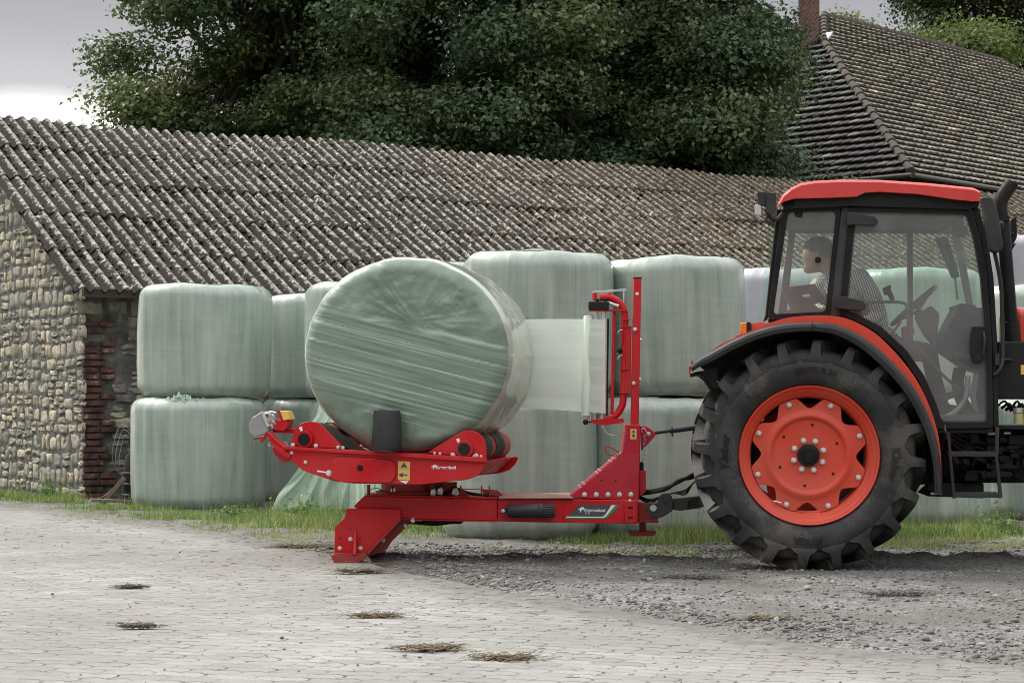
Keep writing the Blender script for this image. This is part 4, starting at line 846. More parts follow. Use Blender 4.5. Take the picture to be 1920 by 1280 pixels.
# ---- document canister
mb = MB(); a, b = P(952, 957, .66), P(1040, 957, .66); rr = .048; L_ = (b - a).length; ax = (b - a).normalized()
mb.lathe([(0, 0), (rr * .9, 0), (rr, .01), (rr, L_ * .66), (rr * 1.12, L_ * .665), (rr * 1.12, L_ * .74), (rr * .98, L_ * .745), (rr * .98, L_ * .97), (rr * .85, L_), (0, L_)], a, ax, 32)
for k in range(20): q = 2 * math.pi * k / 20; d = Vector((0, math.cos(q), math.sin(q))); mb.box(a + ax * L_ * .87 + d * rr, (L_ * .22, .006, .006))
mb.box(a + Vector((-.015, .02, 0)), (.05, .03, .04)); cn = mb.build('document_canister', M['plastic'], wr, bevel=.002, smooth=45)
mb = MB(); mb.bolt(P(943.5, 957, .665), (0, -1, 0), .009); mb.build('canister_bolt', M['bolt'], cn)
# ---- decals
def flat(name, pts, Y, m, par, t=.0015): mb = MB(); mb.pp(pts, Y, t); return mb.build(name, m, par, smooth=None)
YS = YB - .0155
dec = flat('decal', [(1086, 945.5), (1146, 946.5), (1134.5, 964), (1130, 967.6), (1065.5, 967.2)], YS, M['sgrey'], wr)
flat('decal_white_band', [(1146.3, 946.5), (1154, 946.6), (1140, 963), (1136, 968), (1131, 970.2), (1060.6, 969.8), (1063.5, 967.6), (1129.8, 968), (1134.8, 964.6)], YS, M['white'], dec)
flat('decal_green_band', [(1154.4, 946.6), (1161, 946.8), (1143.5, 965.5), (1139, 969.8), (1132.6, 972.4), (1058.8, 972), (1060.4, 970.1), (1131.3, 970.6), (1136.6, 968.4), (1140.5, 963.3)], YS, M['sgreen'], dec)
mb = MB(); c = P(1115.2, 956.2, YS - .0025); mb.text('Kverneland', .0325, lambda x, y, z: c + Vector((x, -z, y - .012 * x)), .0008, bold=.0007)
c2 = P(1101.5, 961.8, YS - .0025); mb.text('7710', .0175, lambda x, y, z: c2 + Vector((x, -z, y)), .0008, bold=.0002)
def emblem(mb, f):                       # small white running mark before the name
    for pl in ([(0, 5.2), (2.2, 3.2), (4, 2.6), (5.2, .8), (7, 0), (11.5, 0), (12, 1.2), (9.2, 1.7), (7.4, 3.6), (4.6, 5.4), (2.4, 5.2)], [(9.2, 1.7), (12, 1.2), (11.4, 5.4), (9.6, 6.6), (9.9, 3.8), (7.6, 5.6), (6.4, 8.2), (5.2, 11), (4.2, 8.6), (4.9, 5.6), (7.4, 3.6)]):
        A = [f(x, y, 0) for x, y in pl]; mb.loft(A, [f(x, y, 1) for x, y in pl])
emblem(mb, lambda x, y, k: P(1083.2 + x * .98, 950.3 + y * .95, YS - .0035 + .0016 * k))
mb.build('decal_lettering', M['white'], dec, smooth=None)
# ---- tower, mast, gusset
YT = .80
mb = MB(); mb.pp([(1175, 796), (1200, 796), (1200, 852), (1199, 937), (1184, 937), (1168, 852)], YT, .36); tw = mb.build('tower', M['red_tower'], wr, bevel=.005)
mb = MB(); mb.m().pp([(1168, 852), (1198.5, 852), (1197, 937), (1073, 932.5)], YT - .035, .03, r=1); mb.m().pp([(1168, 852), (1198.5, 852), (1197, 937), (1073, 932.5)], YT + .36, .03); each(mb, 'gusset_plate', M['red_tower'], tw, bevel=.003)
a, b = P(1168, 853, YT - .03), P(1074, 932, YT - .03); mb = MB(); mb.add([a, b, b + Vector((0, .40, 0)), a + Vector((0, .40, 0)), a + Vector((-.01, 0, .012)), b + Vector((-.01, 0, .012)), b + Vector((-.01, .4, .012)), a + Vector((-.01, .4, .012))], [(0, 1, 2, 3), (4, 7, 6, 5), (0, 4, 5, 1), (3, 2, 6, 7), (0, 3, 7, 4), (1, 5, 6, 2)])
mb.build('gusset_flange', M['red_tower'], tw, bevel=.002)
mb = MB()
for x in (1096, 1118, 1140, 1161.5, 1183): mb.bolt(P(x, 926.5, YT - .036), (0, -1, 0), .0125)
mb.bolt(P(1181, 938, YB - .02), (0, -1, 0), .008)
nd = (P(0, 0, 0) - P(-80, -95, 0)); nd = Vector((-.65, 0, .76))
for k in (.13, .2, .42, .48, .74, .82): 
    for y_ in (.03, .33): mb.bolt(a + (b - a) * k + Vector((-.008, y_, .01)), nd, .008)
mb.bolt(P(1182, 985, .85), (0, -.3, -1), .012)
each(mb, 'tower_bolt', M['bolt'], tw)
mb = MB()
for q in ((1127.5, 900), (1154.5, 901)): mb.m(); c = P(*q, YT - .036); mb.cyl(c, c + Vector((0, -.002, 0)), .006, n=12)
for q in ((1182, 951), (1182, 970)): mb.m(); c = P(*q, YB - .031); mb.box(c, (.035, .003, .012))
each(mb, 'tower_hole', M['black'], tw)
flat('warning_sticker', [(1182, 804), (1193.5, 804), (1193.5, 823), (1182, 823)], YT - .002, M['yellow'], tw)
mb = MB(); mb.pp([(1184, 810.5), (1187.7, 805.5), (1191.4, 810.5)], YT - .0035, .0012); mb.pp([(1186, 813), (1189.5, 813), (1189.5, 816), (1191, 816), (1187.8, 820.5), (1184.5, 816), (1186, 816)], YT - .0035, .0012); mb.build('warning_symbol', M['sgrey'], tw, smooth=None)
mb = MB(); mb.pp([(1188.5, 521), (1203, 521), (1197.5, 797), (1182.5, 797)], YT + .1, .055); mast = mb.build('mast', M['red'], wr, bevel=.004)
mb = MB(); mb.pp([(1188, 519.5), (1203.5, 519.5), (1203.5, 522), (1188, 522)], YT + .098, .06); mb.build('mast_cap', M['black'], mast, bevel=.001)
mb = MB(); mb.bolt(P(1194.5, 551, YT + .1), (0, -1, 0), .009)
for q in ((1191, 617), (1188.5, 718)): mb.m(); mb.cyl(P(*q, YT + .1), P(*q, YT + .06), .011, n=12); mb.bolt(P(*q, YT + .07), (-.5, -1, 0), .0095)
for q in ((1200.5, 637), (1199, 711)): mb.bolt(P(*q, YT + .12), (1, 0, 0), .01)
each(mb, 'mast_bolt', M['bolt'], mast)
mb = MB(); mb.m().pp([(1200, 798), (1214, 800), (1229, 811), (1229, 817), (1216, 831), (1202, 845)], YT + .06, .02, r=2); mb.m().pp([(1200, 798), (1214, 800), (1229, 811), (1229, 817), (1216, 831), (1202, 845)], YT + .22, .02, r=2); mb.m().pp([(1199, 882), (1211, 882), (1211, 922), (1199, 930)], YT + .02, .12)
each(mb, 'top_link_bracket', M['red_tower'], tw, bevel=.003)
mb = MB(); 
for k in range(13): 
    c = P(1208 + 1.2 * math.sin(k), 818 + k * 4.0, YT + .03); mb.lathe([(.007, -.0022), (.0092, 0), (.007, .0022)], c, (1, .2, 0) if k % 2 else (.2, 1, 0), 10)
mb.tube(smooth_line([P(1204, 810, YT + .03), P(1203, 804, YT + .03), P(1208, 803, YT + .03), P(1213, 810, YT + .03), P(1218, 816, YT + .03)], 5), .0035, 6); mb.bolt(P(1216, 813, YT + .055), (0, -1, 0), .011)
mb.build('linch_pin_chain', M['steel'], tw, smooth=60)
mb = MB(); mb.pp([(1197, 943), (1234, 943), (1234, 979), (1197, 979)], YT + .06, .3); mb.pp([(1197, 975), (1235, 975), (1235, 979.5), (1197, 979.5)], YT + .03, .36); hb = mb.build('hitch_block', M['red_dull'], wr, bevel=.004)
mb = MB(); mb.pp([(1199, 979), (1211, 979), (1211, 997), (1199, 997)], YT + .18, .045); mb.pp([(1178, 996), (1231, 996), (1231, 998.5), (1225, 1004.5), (1186, 1004.5), (1178, 998.5)], YT + .13, .15, r=1); mb.build('parking_stand', M['red_dull'], wr, bevel=.003)
mb = MB(); mb.pp([(1199, 866), (1207, 866), (1207, 882), (1199, 888)], YT + .06, .1, r=2); mb.build('rubber_stop', M['black'], tw, bevel=.004)
mb = MB(); mb.tube(smooth_line([P(1153, 855, YT - .02), P(1137, 849, YT - .03), P(1136, 838, YT - .03), P(1147, 839, YT - .03), P(1159, 848, YT - .02), P(1162, 853, YT)], 6), .0045, 8); mb.build('remote_cable', M['red'], tw, smooth=180)
mb = MB(); mb.cyl(P(1156, 853, YT - .02), P(1163, 850, YT), .011, n=12); mb.tube(smooth_line([P(1129, 798, 1.0), P(1139, 812, .95), P(1158, 816, .9), P(1175, 806, .86)], 8), .0028, 6); mb.build('remote_plug', M['steel'], tw)

# ---- turning table
tb_c = TP(765, 885, 0)
TBL = bpy.data.objects.new('turning_table', None); TBL.empty_display_size = .2; COL.objects.link(TBL); TBL.parent = wr; ORG[TBL.name] = ORG[wr.name]
mb = MB(); mb.m(); side = [(536, 839), (911, 866), (911, 870), (906, 880), (895, 892), (875, 899), (790, 908), (664, 906), (627, 902), (568, 882), (552, 868), (536, 852)]
tp(mb, round_poly(side, [0, 0, 2, 4, 6, 6, 10, 2, 8, 6, 2, 2], 3), NV, .02)
far_ = [(x + 0, y) for x, y in side]
A = [TP(a[0], a[1], NV) for a in round_poly(side, 3, 2)]; mb.m(); mb.loft([q + av * 1.28 for q in A], [q + av * 1.30 for q in A]); each(mb, 'side_plate', M['red'], TBL, bevel=.004)
mb = MB(); tp(mb, [(534, 836.5), (911, 857.5), (911, 866.5), (534, 842)], NV - .03, .05); tp(mb, [(536, 838), (911, 858), (911, 861), (536, 841)], NV + 1.28, .05)
A = [TP(x, y, NV) for x, y in ((545, 843), (905, 866), (870, 896), (640, 899))]; mb.loft([q + av * .02 for q in A], [q + av * 1.28 for q in A])
mb.build('rail', M['red'], TBL, bevel=.003)
mb = MB(); tp(mb, round_poly([(627, 857), (733, 861), (741, 872), (741, 893), (733, 905), (640, 903.5), (621, 897), (621, 866)], [8, 8, 10, 10, 8, 4, 8, 8], 4), NV - .022, .03); mb.build('side_cover', M['red'], TBL, bevel=.004)
def hump(pts, v, name):
    mb = MB(); tp(mb, pts, v, .02); return mb.build(name, M['red'], TBL, bevel=.003)
hl = smooth_line([(545, 836, 0), (548, 816, 0), (556, 800, 0), (570, 791.5, 0), (588, 790.5, 0), (603, 797.5, 0), (646, 841, 0)], 5); hl = [(p[0], p[1]) for p in hl]
hr_ = smooth_line([(801, 848.5, 0), (858, 813, 0), (876, 806.5, 0), (894, 810, 0), (906, 822, 0), (911, 838, 0), (911, 858, 0)], 5); hr_ = [(p[0], p[1]) for p in hr_]
for v in (NV + .02, NV + 1.25): hump(hl, v, 'roller_plate'); hump(hr_, v, 'roller_plate')
for hx, hy, hn_ in ((571, 823, 'l'), (871, 841, 'r')):
    c = TP(hx, hy, NV); mb = MB(); mb.lathe([(0, .03), (.040, .03), (.042, .026), (.042, 0)], c, -av, 28); b0 = mb.build('bearing_cap', M['black'], TBL, smooth=40)
    mb = MB(); mb.lathe([(.0, .012), (.058, .012), (.062, 0)], c, -av, 28); mb.build('bearing_ring', M['red'], TBL, smooth=40)
    mb = MB(); mb.bolt(c + au * .083 + Vector((0, 0, -.045)), -av, .010); mb.bolt(c - au * .083 + Vector((0, 0, -.04)), -av, .010); each(mb, 'bearing_bolt', M['bolt'], TBL)
    mb = MB(); e = .105; a = c + av * .05; b = c + av * 1.23; mb.lathe([(0, 0), (e, 0), (e, 1.18), (0, 1.18)], a, av, 48); mb.build('roller', M['red_dull'], TBL, smooth=40)
# belts over the rollers and under the bale
lc, rc = TP(571, 823, NV), TP(871, 841, NV)
def belt(v0, wd, off):
    pth = []; rb = .112
    def arc(c, a0, a1, n=9): return [c + au * rb * math.cos(q) + Vector((0, 0, rb * math.sin(q))) for q in np.linspace(R(a0), R(a1), n)]
    pth = arc(lc, 270, 40); m1 = [TP(x, y, NV) for x, y in ((640, 838), (672, 856), (720, 868), (775, 870), (820, 858))]; pth += m1 + arc(rc, 140, -90)
    n = len(pth); o_ = [q + av * v0 for q in pth]; i_ = []
    for k in range(n):
        t_ = (pth[(k + 1) % n] - pth[k - 1]).normalized(); nn = Vector((-t_.z * au.x, -t_.z * au.y, t_.x / max(au.x, .1))).normalized(); i_.append(pth[k] + av * v0 - nn * .007)
    vs = o_ + [q + av * wd for q in o_] + i_ + [q + av * wd for q in i_]; fs = []
    for k in range(n):
        j = (k + 1) % n; fs += [(k, j, n + j, n + k), (2 * n + k, 3 * n + k, 3 * n + j, 2 * n + j), (k, 2 * n + k, 2 * n + j, j), (n + k, n + j, 3 * n + j, 3 * n + k)]
    mb = MB(); mb.add(vs, fs); mb.build('belt', M['hose'], TBL, smooth=50)
for v0, wd in ((.13, .17), (.305, .17), (.62, .17), (.795, .17)): belt(v0, wd, 0)
# guide cone at the near side, standing on the rail
c = TP(725.5, 843, NV - .05); c.z -= .006
mb = MB(); hh = (TP(725, 768, NV - .05) - TP(725, 843, NV - .05)).z
mb.lathe([(0, 0), (.100, 0), (.107, .012), (.107, .03), (.094, hh - .02), (.088, hh), (.06, hh + .004), (0, hh + .002)], c, (0, 0, 1), 40); mb.build('guide_cone', M['plastic'], TBL, smooth=50)
mb = MB()
for q in ((547, 848.5), (573, 866), (634, 838), (643, 839)): mb.bolt(TP(*q, NV - .002), -av, .009)
for q in ((617, 886.5),): mb.bolt(TP(*q, NV - .002), -av, .015)
for q in ((815, 849), (825, 850), (902, 855), (851, 853.5), (889, 855)): mb.bolt(TP(*q, NV - .002 if q[0] < 830 else NV), -av, .007)
each(mb, 'table_bolt', M['bolt'], TBL)
mb = MB(); tp(mb, [(594, 881), (614, 884.5), (614, 887), (595, 884)], NV - .003, .003); mb.build('slot_pointer', M['white'], TBL, smooth=None)
mb = MB(); 
for q in ((567, 810), (862, 832)): tp(mb, [(q[0] - 7, q[1] - 9), (q[0] - 1, q[1] - 11), (q[0] + 2, q[1] + 1), (q[0] - 2, q[1] + 1)], NV - .001, .001)
mb.build('white_arrow', M['white'], TBL, smooth=None)
c = TP(675, 877, NV - .022); mb = MB(); mb.lathe([(0, .012), (.018, .012), (.021, 0)], c, -av, 20); mb.build('cover_knob', M['black'], TBL)
mb = MB(); tp(mb, [(746.5, 864), (769, 865), (768, 900), (746, 899)], NV - .002, .002); stk = mb.build('warning_sticker', M['yellow'], TBL, smooth=None)
mb = MB(); tp(mb, [(751, 875.5), (757.5, 866.5), (764, 876)], NV - .0035, .001); tp(mb, [(748.5, 877.6), (767, 878.4), (767, 879), (748.5, 878.2)], NV - .0035, .001); tp(mb, [(748.5, 888), (756, 886), (756, 889), (764, 888.6), (764, 891), (756, 891.5), (755, 894), (749, 892)], NV - .0035, .001); mb.build('warning_symbol', M['sgrey'], TBL, smooth=None)
mb = MB(); tp(mb, [(748, 900.5), (766, 901.5), (761, 907)], NV - .002, .002); mb.build('white_sticker', M['white'], TBL, smooth=None)
mb = MB(); c = TP(836, 876, NV - .002); mb.text('Kverneland', .031, lambda x, y, z: c + au * x + Vector((0, 0, y)) - av * z, .0006, bold=.001); 
emblem(mb, lambda x, y, k: TP(808 + x * .85, 871 + y * .85, NV - .003 + .0016 * k)); mb.build('side_lettering', M['white'], TBL, smooth=None)
# film cutter arm and clear hood at the left end
mb = MB(); mb.tube([TP(538, 842, NV), TP(520, 828, NV), TP(503, 811, NV)], [.022, .018, .022], 12); mb.tube([TP(545, 856, NV), TP(524, 842, NV), TP(505, 822, NV)], [.02, .02, .014], 10); tp(mb, [(511, 838), (520, 834), (540, 858), (538, 866), (530, 866), (513, 850)], NV + .05, .2, r=3); mb.tube([TP(502, 812, NV), TP(489, 828, NV)], .012, 10)
mb.tube([TP(556, 803 + 5, NV + .1), TP(512, 808, NV + .1)], .014, 10); arm = mb.build('cutter_arm', M['red'], TBL, bevel=.002)
mb = MB(); tp(mb, [(511, 786), (542, 789), (537, 804), (534, 803), (531, 807), (515, 806)], NV, .12, r=1); tp(mb, [(520, 769), (525, 769), (532, 790), (527, 790)], NV, .14); mb.build('sensor_bracket', M['red'], TBL, bevel=.002)
mb = MB(); tp(mb, [(525, 770), (538, 771), (544, 786), (531, 788)], NV - .01, .14); mb.build('sensor_block', M['yellow'], TBL, bevel=.003)
mb = MB(); tp(mb, [(466, 797), (472, 783), (492, 771), (498, 788), (503, 806), (497, 812), (477, 818), (468, 811)], NV - .02, .2, r=2); mb.build('cutter_hood', M['clearp'], TBL, bevel=.004)
mb = MB(); tp(mb, [(488, 771), (494, 771), (505, 798), (501, 801)], NV - .03, .22); mb.tube([TP(478, 819, NV), TP(500, 816, NV)], .006, 8)
for q in ((505, 775), (511, 778), (502, 786), (513, 790), (508, 797)): mb.box(TP(*q, NV + .02), (.03, .05, .02), (0, .5, .2)); mb.cyl(TP(q[0], q[1], NV - .02), TP(q[0] + 4, q[1] + 5, NV - .01), .006, n=8)
mb.tube(smooth_line([TP(498, 776, NV), TP(508, 772, NV), TP(518, 774, NV)], 5), .008, 8); mb.tube(smooth_line([TP(508, 836, NV), TP(503, 834, NV), TP(508, 829, NV), TP(513, 838, NV)], 5), .004, 6); mb.tube(smooth_line([TP(528, 832, NV + .05), TP(533, 828, NV + .05), TP(541, 836, NV + .05)], 5), .004, 6)
mb.build('cutter_mechanism', M['steel'], TBL, bevel=.001)
mb = MB(); mb.cyl(TP(475, 822, NV + .02), TP(498, 818, NV + .02), .008, n=8); mb.build('cutter_blade', M['red_dull'], TBL)

# ---- film dispenser
FD = bpy.data.objects.new('film_dispenser', None); FD.empty_display_size = .2; COL.objects.link(FD); FD.parent = wr; ORG[FD.name] = ORG[wr.name]; YF = .96
mb = MB(); pth = smooth_line([P(1124, 558, YF), P(1140, 557, YF), P(1154, 562, YF), P(1166, 574, YF), P(1171.5, 592, YF), P(1171, 640, YF), P(1169, 740, YF), P(1164, 765, YF), P(1152, 780, YF), P(1130, 788, YF), P(1112, 790, YF)], 6); mb.tube(pth, [.026] * (len(pth) - 14) + list(np.linspace(.026, .014, 14)), 16)
mb.pp([(1174, 612), (1184.5, 612), (1182, 736), (1172, 736)], YF - .03, .06)
mb.tube([P(1152, 582, YF), P(1147, 788, YF)], .012, 10); mb.pp([(1104, 580), (1172, 580), (1178, 583), (1104, 583)], YF - .04, .08, r=1); mb.pp([(1108, 786), (1170, 784), (1170, 792), (1135, 797), (1108, 792)], YF - .03, .06, r=3)
mb.cyl(P(1115, 563, YF), P(1115, 549, YF), .018, n=14); mb.cyl(P(1143, 560, YF), P(1143, 549, YF), .02, .014, 14)
for y in (598, 611, 691, 735): mb.pp([(1162, y), (1182, y), (1182, y + 2), (1162, y + 2)], YF - .04, .08)
mb.tube([P(1167, 600, YF - .03), P(1166.5, 644, YF - .03)], .009, 8); mb.build('dispenser_frame', M['red'], FD, bevel=.0015, smooth=45)
mb = MB(); mb.m().pp([(1110, 546), (1174, 541), (1175.5, 545.5), (1111, 550)], YF - .015, .008); mb.m().cyl(P(1170, 545, YF), P(1169, 600, YF), .005, n=8); mb.m().cyl(P(1142, 568, YF - .03), P(1160, 574, YF - .03), .012, n=10)
for y in (618, 655, 666): mb.m().tube(smooth_line([P(1168, y, YF - .04), P(1161, y + 2, YF - .05), P(1158, y + 8, YF - .05)], 4), .004, 6)
for x, r_ in ((1118, .017), (1132, .020)): mb.m().cyl(P(x, 583, YF), P(x, 598, YF), r_, n=20); mb.m().cyl(P(x - 3, 772, YF), P(x - 3, 788, YF), r_ * .8, n=20)
mb.m().cyl(P(1107, 775, YF), P(1107, 787, YF), .01, n=12)
each(mb, 'dispenser_linkage', M['steel'], FD, bevel=.001)
mb = MB()
c0, c1 = P(1132, 597, YF), P(1130, 776, YF); ax = (c1 - c0); Lr = ax.length; pr = []
for k in range(60): pr += [(.0225, Lr * k / 60), (.0255, Lr * (k + .35) / 60), (.0255, Lr * (k + .65) / 60)]
mb.lathe([(0, 0)] + pr + [(.0225, Lr), (0, Lr)], c0, ax, 24); mb.cyl(P(1117.5, 597, YF), P(1114.5, 776, YF), .021, n=24)
mb.build('stretch_roller', paint('ribbed aluminium roller', (.62, .66, .60), .4, .25, 0, (.3, .3, .27), 9, .3), FD, smooth=30)
mb = MB(); mb.m().pp([(1104, 565), (1142, 565.5), (1142, 580), (1104, 580)], YF - .06, .12, r=2); mb.cyl(P(1120, 565, YF - .02), P(1120, 560, YF - .02), .016, n=12); mb.cyl(P(1135, 565, YF - .02), P(1135, 560, YF - .02), .016, n=12)
mb.m().ball(P(1162, 657, YF - .06), .021); mb.m().ball(P(1098, 791, YF - .02), .021); mb.tube([P(1100, 791, YF - .02), P(1112, 791, YF)], .006, 8); each(mb, 'gear_cover', M['black'], FD, bevel=.004, smooth=50)
mb = MB(); c0, c1 = P(1104, 592, YF + .02), P(1100, 780, YF + .02); mb.lathe([(0, 0), (.036, 0), (.038, .003), (.038, (c1 - c0).length - .003), (0, (c1 - c0).length)], c0, c1 - c0, 40); mb.lathe([(0, -.0), (.02, 0), (.02, (c1 - c0).length + .01), (0, (c1 - c0).length + .01)], c0 - (c1 - c0).normalized() * .004, c1 - c0, 20)
t = NT('film roll'); t.set(color=t.mix(t.noise(3, 3), (.55, .63, .53), (.66, .73, .63)), rough=.3, spec=.5, coat=.3); mb.build('film_roll', t.m, FD, smooth=40)
mb = MB(); mb.pp([(1138.5, 597), (1142, 598), (1139.5, 780), (1135.5, 779)], YF + .03, .05); mb.build('backing_strip', M['iron'], FD)
# ---- film strip running from the dispenser to the bale
nu, nv_ = 60, 60; U, Vv = np.meshgrid(np.linspace(0, 1, nu), np.linspace(0, 1, nv_), indexing='ij')
pxl = 955 + (1135 - 955) * U; yt_ = 599 - 1.2 * np.sin(U * 3.14) ; yb_ = 762 + (774.5 - 762) * U; py = yt_ + (yb_ - yt_) * Vv
Yd = 1.30 + (.87 - 1.30) * U + .006 * np.sin(Vv * 9 + U * 2) + .003 * vn(Vv * 22, U * 1.5, 0, 5); s = (Yd + D) / F
t = NT('stretched film strip'); n1 = t.noise(1, 4, t.coord((.8, .8, 30))); t.set(color=t.ramp(n1, [(.35, (.84, .88, .82)), (.65, (.92, .95, .90))]), rough=.25, spec=.5, coat=.2)
tr = t.n('ShaderNodeBsdfTranslucent', {'Color': (.75, .85, .74, 1)}); tp_ = t.n('ShaderNodeBsdfTransparent', {'Color': (.9, 1, .92, 1)}); ms = t.n('ShaderNodeMixShader', {0: .4, 1: t.b.outputs[0], 2: tr.outputs[0]}); m2 = t.n('ShaderNodeMixShader', {0: .12, 1: ms.outputs[0], 2: tp_.outputs[0]}); t.l(m2.outputs[0], t.o.inputs[0])
tag(finish(np_mesh('film_strip', np.stack([(pxl - 960) * s, Yd, H + (755 - py) * s], -1), grid_faces(nu, nv_)), 'film_strip', t.m, smooth=180), 'wide pale film strip stretched from the roll on the mast to the turning bale', 'film strip')

# ================================================================== BALE BEING WRAPPED
FC = TP(759, 664, -.60); RA, RZ_ = .735, .680
nt_, nr_, ns_ = 400, 110, 46
th = np.linspace(0, 2 * math.pi, nt_, endpoint=False)[:, None]; cr = .115
fr = np.linspace(0, 1, nr_)**.8 * (1 - cr / RA * 1.0); prof = [(f, 0.0, 0) for f in fr]
for k in range(1, 13): a = math.pi / 2 * k / 12; prof.append((1 - cr / RA + cr / RA * math.sin(a), cr * (1 - math.cos(a)), 1))
for k in range(1, ns_): prof.append((1.0, cr + (1.2 - 2 * cr) * k / ns_, 2))
for k in range(0, 13): a = math.pi / 2 * (1 - k / 12); prof.append((1 - cr / RA + cr / RA * math.sin(a), 1.2 - cr + cr * math.cos(a), 1))
for f in np.linspace(1 - cr / RA, 0, 12)[1:]: prof.append((f, 1.2, 0))
pr = np.array([p[0] for p in prof])[None]; dp = np.array([p[1] for p in prof])[None]; cx, cz = np.cos(th) * pr, np.sin(th) * pr
front = (dp < .35) * 1.0; rad = 1 + .016 * fbm(np.cos(th) * 1.4, np.sin(th) * 1.4, dp * 1.2, 81) + .02 * np.sin(dp / 1.2 * math.pi) + .006 * vn(th * 9, dp * 2, 0, 82) * (pr > .8)
x_, z_ = cx * RA * rad, cz * RZ_ * rad; ry = dp + 0 * th
q = z_ * math.cos(R(-14)) - x_ * math.sin(R(-14)); al = x_ * math.cos(R(-14)) + z_ * math.sin(R(-14))   # across / along the film bands
q = z_ + .25 * x_; al = x_ - .25 * z_
bandm = 1 / (1 + np.exp((q - .20 + .03 * vn(al * 3, 0, 0, 7)) / .012)) * (1 / (1 + np.exp((-q - .42) / .03)))
wr_ = .0045 * vn(q * 26, al * .7, 0, 83) + .003 * vn(q * 70, al * 1.1, 0, 84) + .0014 * vn(q * 150, al * 1.6, 0, 85); step = .016 * (np.floor((q + 1.1) / .13) % 2) * 0 + .012 * (((q + 1) / .135) % 1)
th2 = np.arctan2(z_ - .22, x_ - .07); rr2 = np.hypot(z_ - .22, x_ - .07)
rad_f = (.0055 * vn(th2 * 6 + 1.5 * vn(rr2 * 4, th2, 0, 12), rr2 * 4, 0, 86) * (z_ > .1) + .002 * vn(th2 * 17, rr2 * 3, 0, 87)) * np.clip(rr2 / .25, .0, 1) * np.clip(1.9 - rr2 / .3, .25, 1) + .012 * fbm(x_ * 5, z_ * 5, 0, 88)
low = .006 * vn(x_ * 6 - z_ * 16 * 1, z_ * 3 + x_ * 7, 0, 89)
disp = (bandm * (wr_ + step) + (1 - bandm) * rad_f + (q < -.4) * low) * front * np.clip((1.0 - pr) / .10, 0.12, 1)
sidew = .006 * vn(dp * 7 + th * .9, th * 4, 0, 90) + .003 * vn(dp * 20 + th * 5, th * 2, 0, 91)
dome = .05 * (1 - pr**2) * (front - (dp > 1.1)); yy = ry - dome - disp
x_ = x_ * (1 + sidew * (pr > .99)); z_ = z_ * (1 + sidew * (pr > .99))
V = np.array(FC)[None, None] + np.array(au)[None, None] * x_[..., None] + np.array(av)[None, None] * yy[..., None] + np.array([0, 0, 1.]) * z_[..., None]
Fw = grid_faces(nt_, len(prof), wrap=True)
me = np_mesh('turning_bale', V, Fw, {'band': bandm * front, 'across': q, 'along': al, 'side': (pr > .97) * 1.0 + 0 * x_})
t = NT('glossy pale green stretch film'); cv = t.n('ShaderNodeCombineXYZ', {0: t.attr('along'), 1: t.attr('across'), 2: 0.0}).outputs[0]
s1 = t.noise(1, 4, t.n('ShaderNodeMapping', {'Vector': cv, 'Scale': (1.2, 38, 1)}).outputs[0], .6); n0 = t.noise(3.2, 5, rough=.6, dist=.5); n9 = t.noise(1.1, 3)
c1 = t.mix(t.ramp(n0, [(.32, 0.0), (.68, 1.0)]), (.10, .152, .115), (.215, .285, .228)); c2 = t.mix(t.ramp(s1, [(.36, 0.0), (.64, 1.0)]), (.13, .19, .145), (.28, .355, .29))
c3 = t.mix(t.noise(9, 4, t.coord((1, 1, .2))), (.30, .33, .27), (.52, .54, .47))  # side film lightened: part of its highlight is painted into the colour
col = t.mix(t.attr('side'), t.mix(t.attr('band'), c1, c2), c3)
t.set(color=t.mix(t.math('MULTIPLY', n9, .25), col, (.16, .21, .16)), rough=t.math('MULTIPLY_ADD', n0, .3, .24), spec=.45, coat=t.math('MULTIPLY_ADD', t.attr('side'), .85, .15), coatr=.09); t.b.inputs['Coat IOR'].default_value = 2.0; t.bump(t.math('MULTIPLY_ADD', s1, .5, n0), .3, .012)
wb = finish(me, 'turning_bale', t.m, smooth=180, loc=FC + av * .6); tag(wb, 'glossy pale green round bale lying on its side on the red turning table', 'wrapped bale')
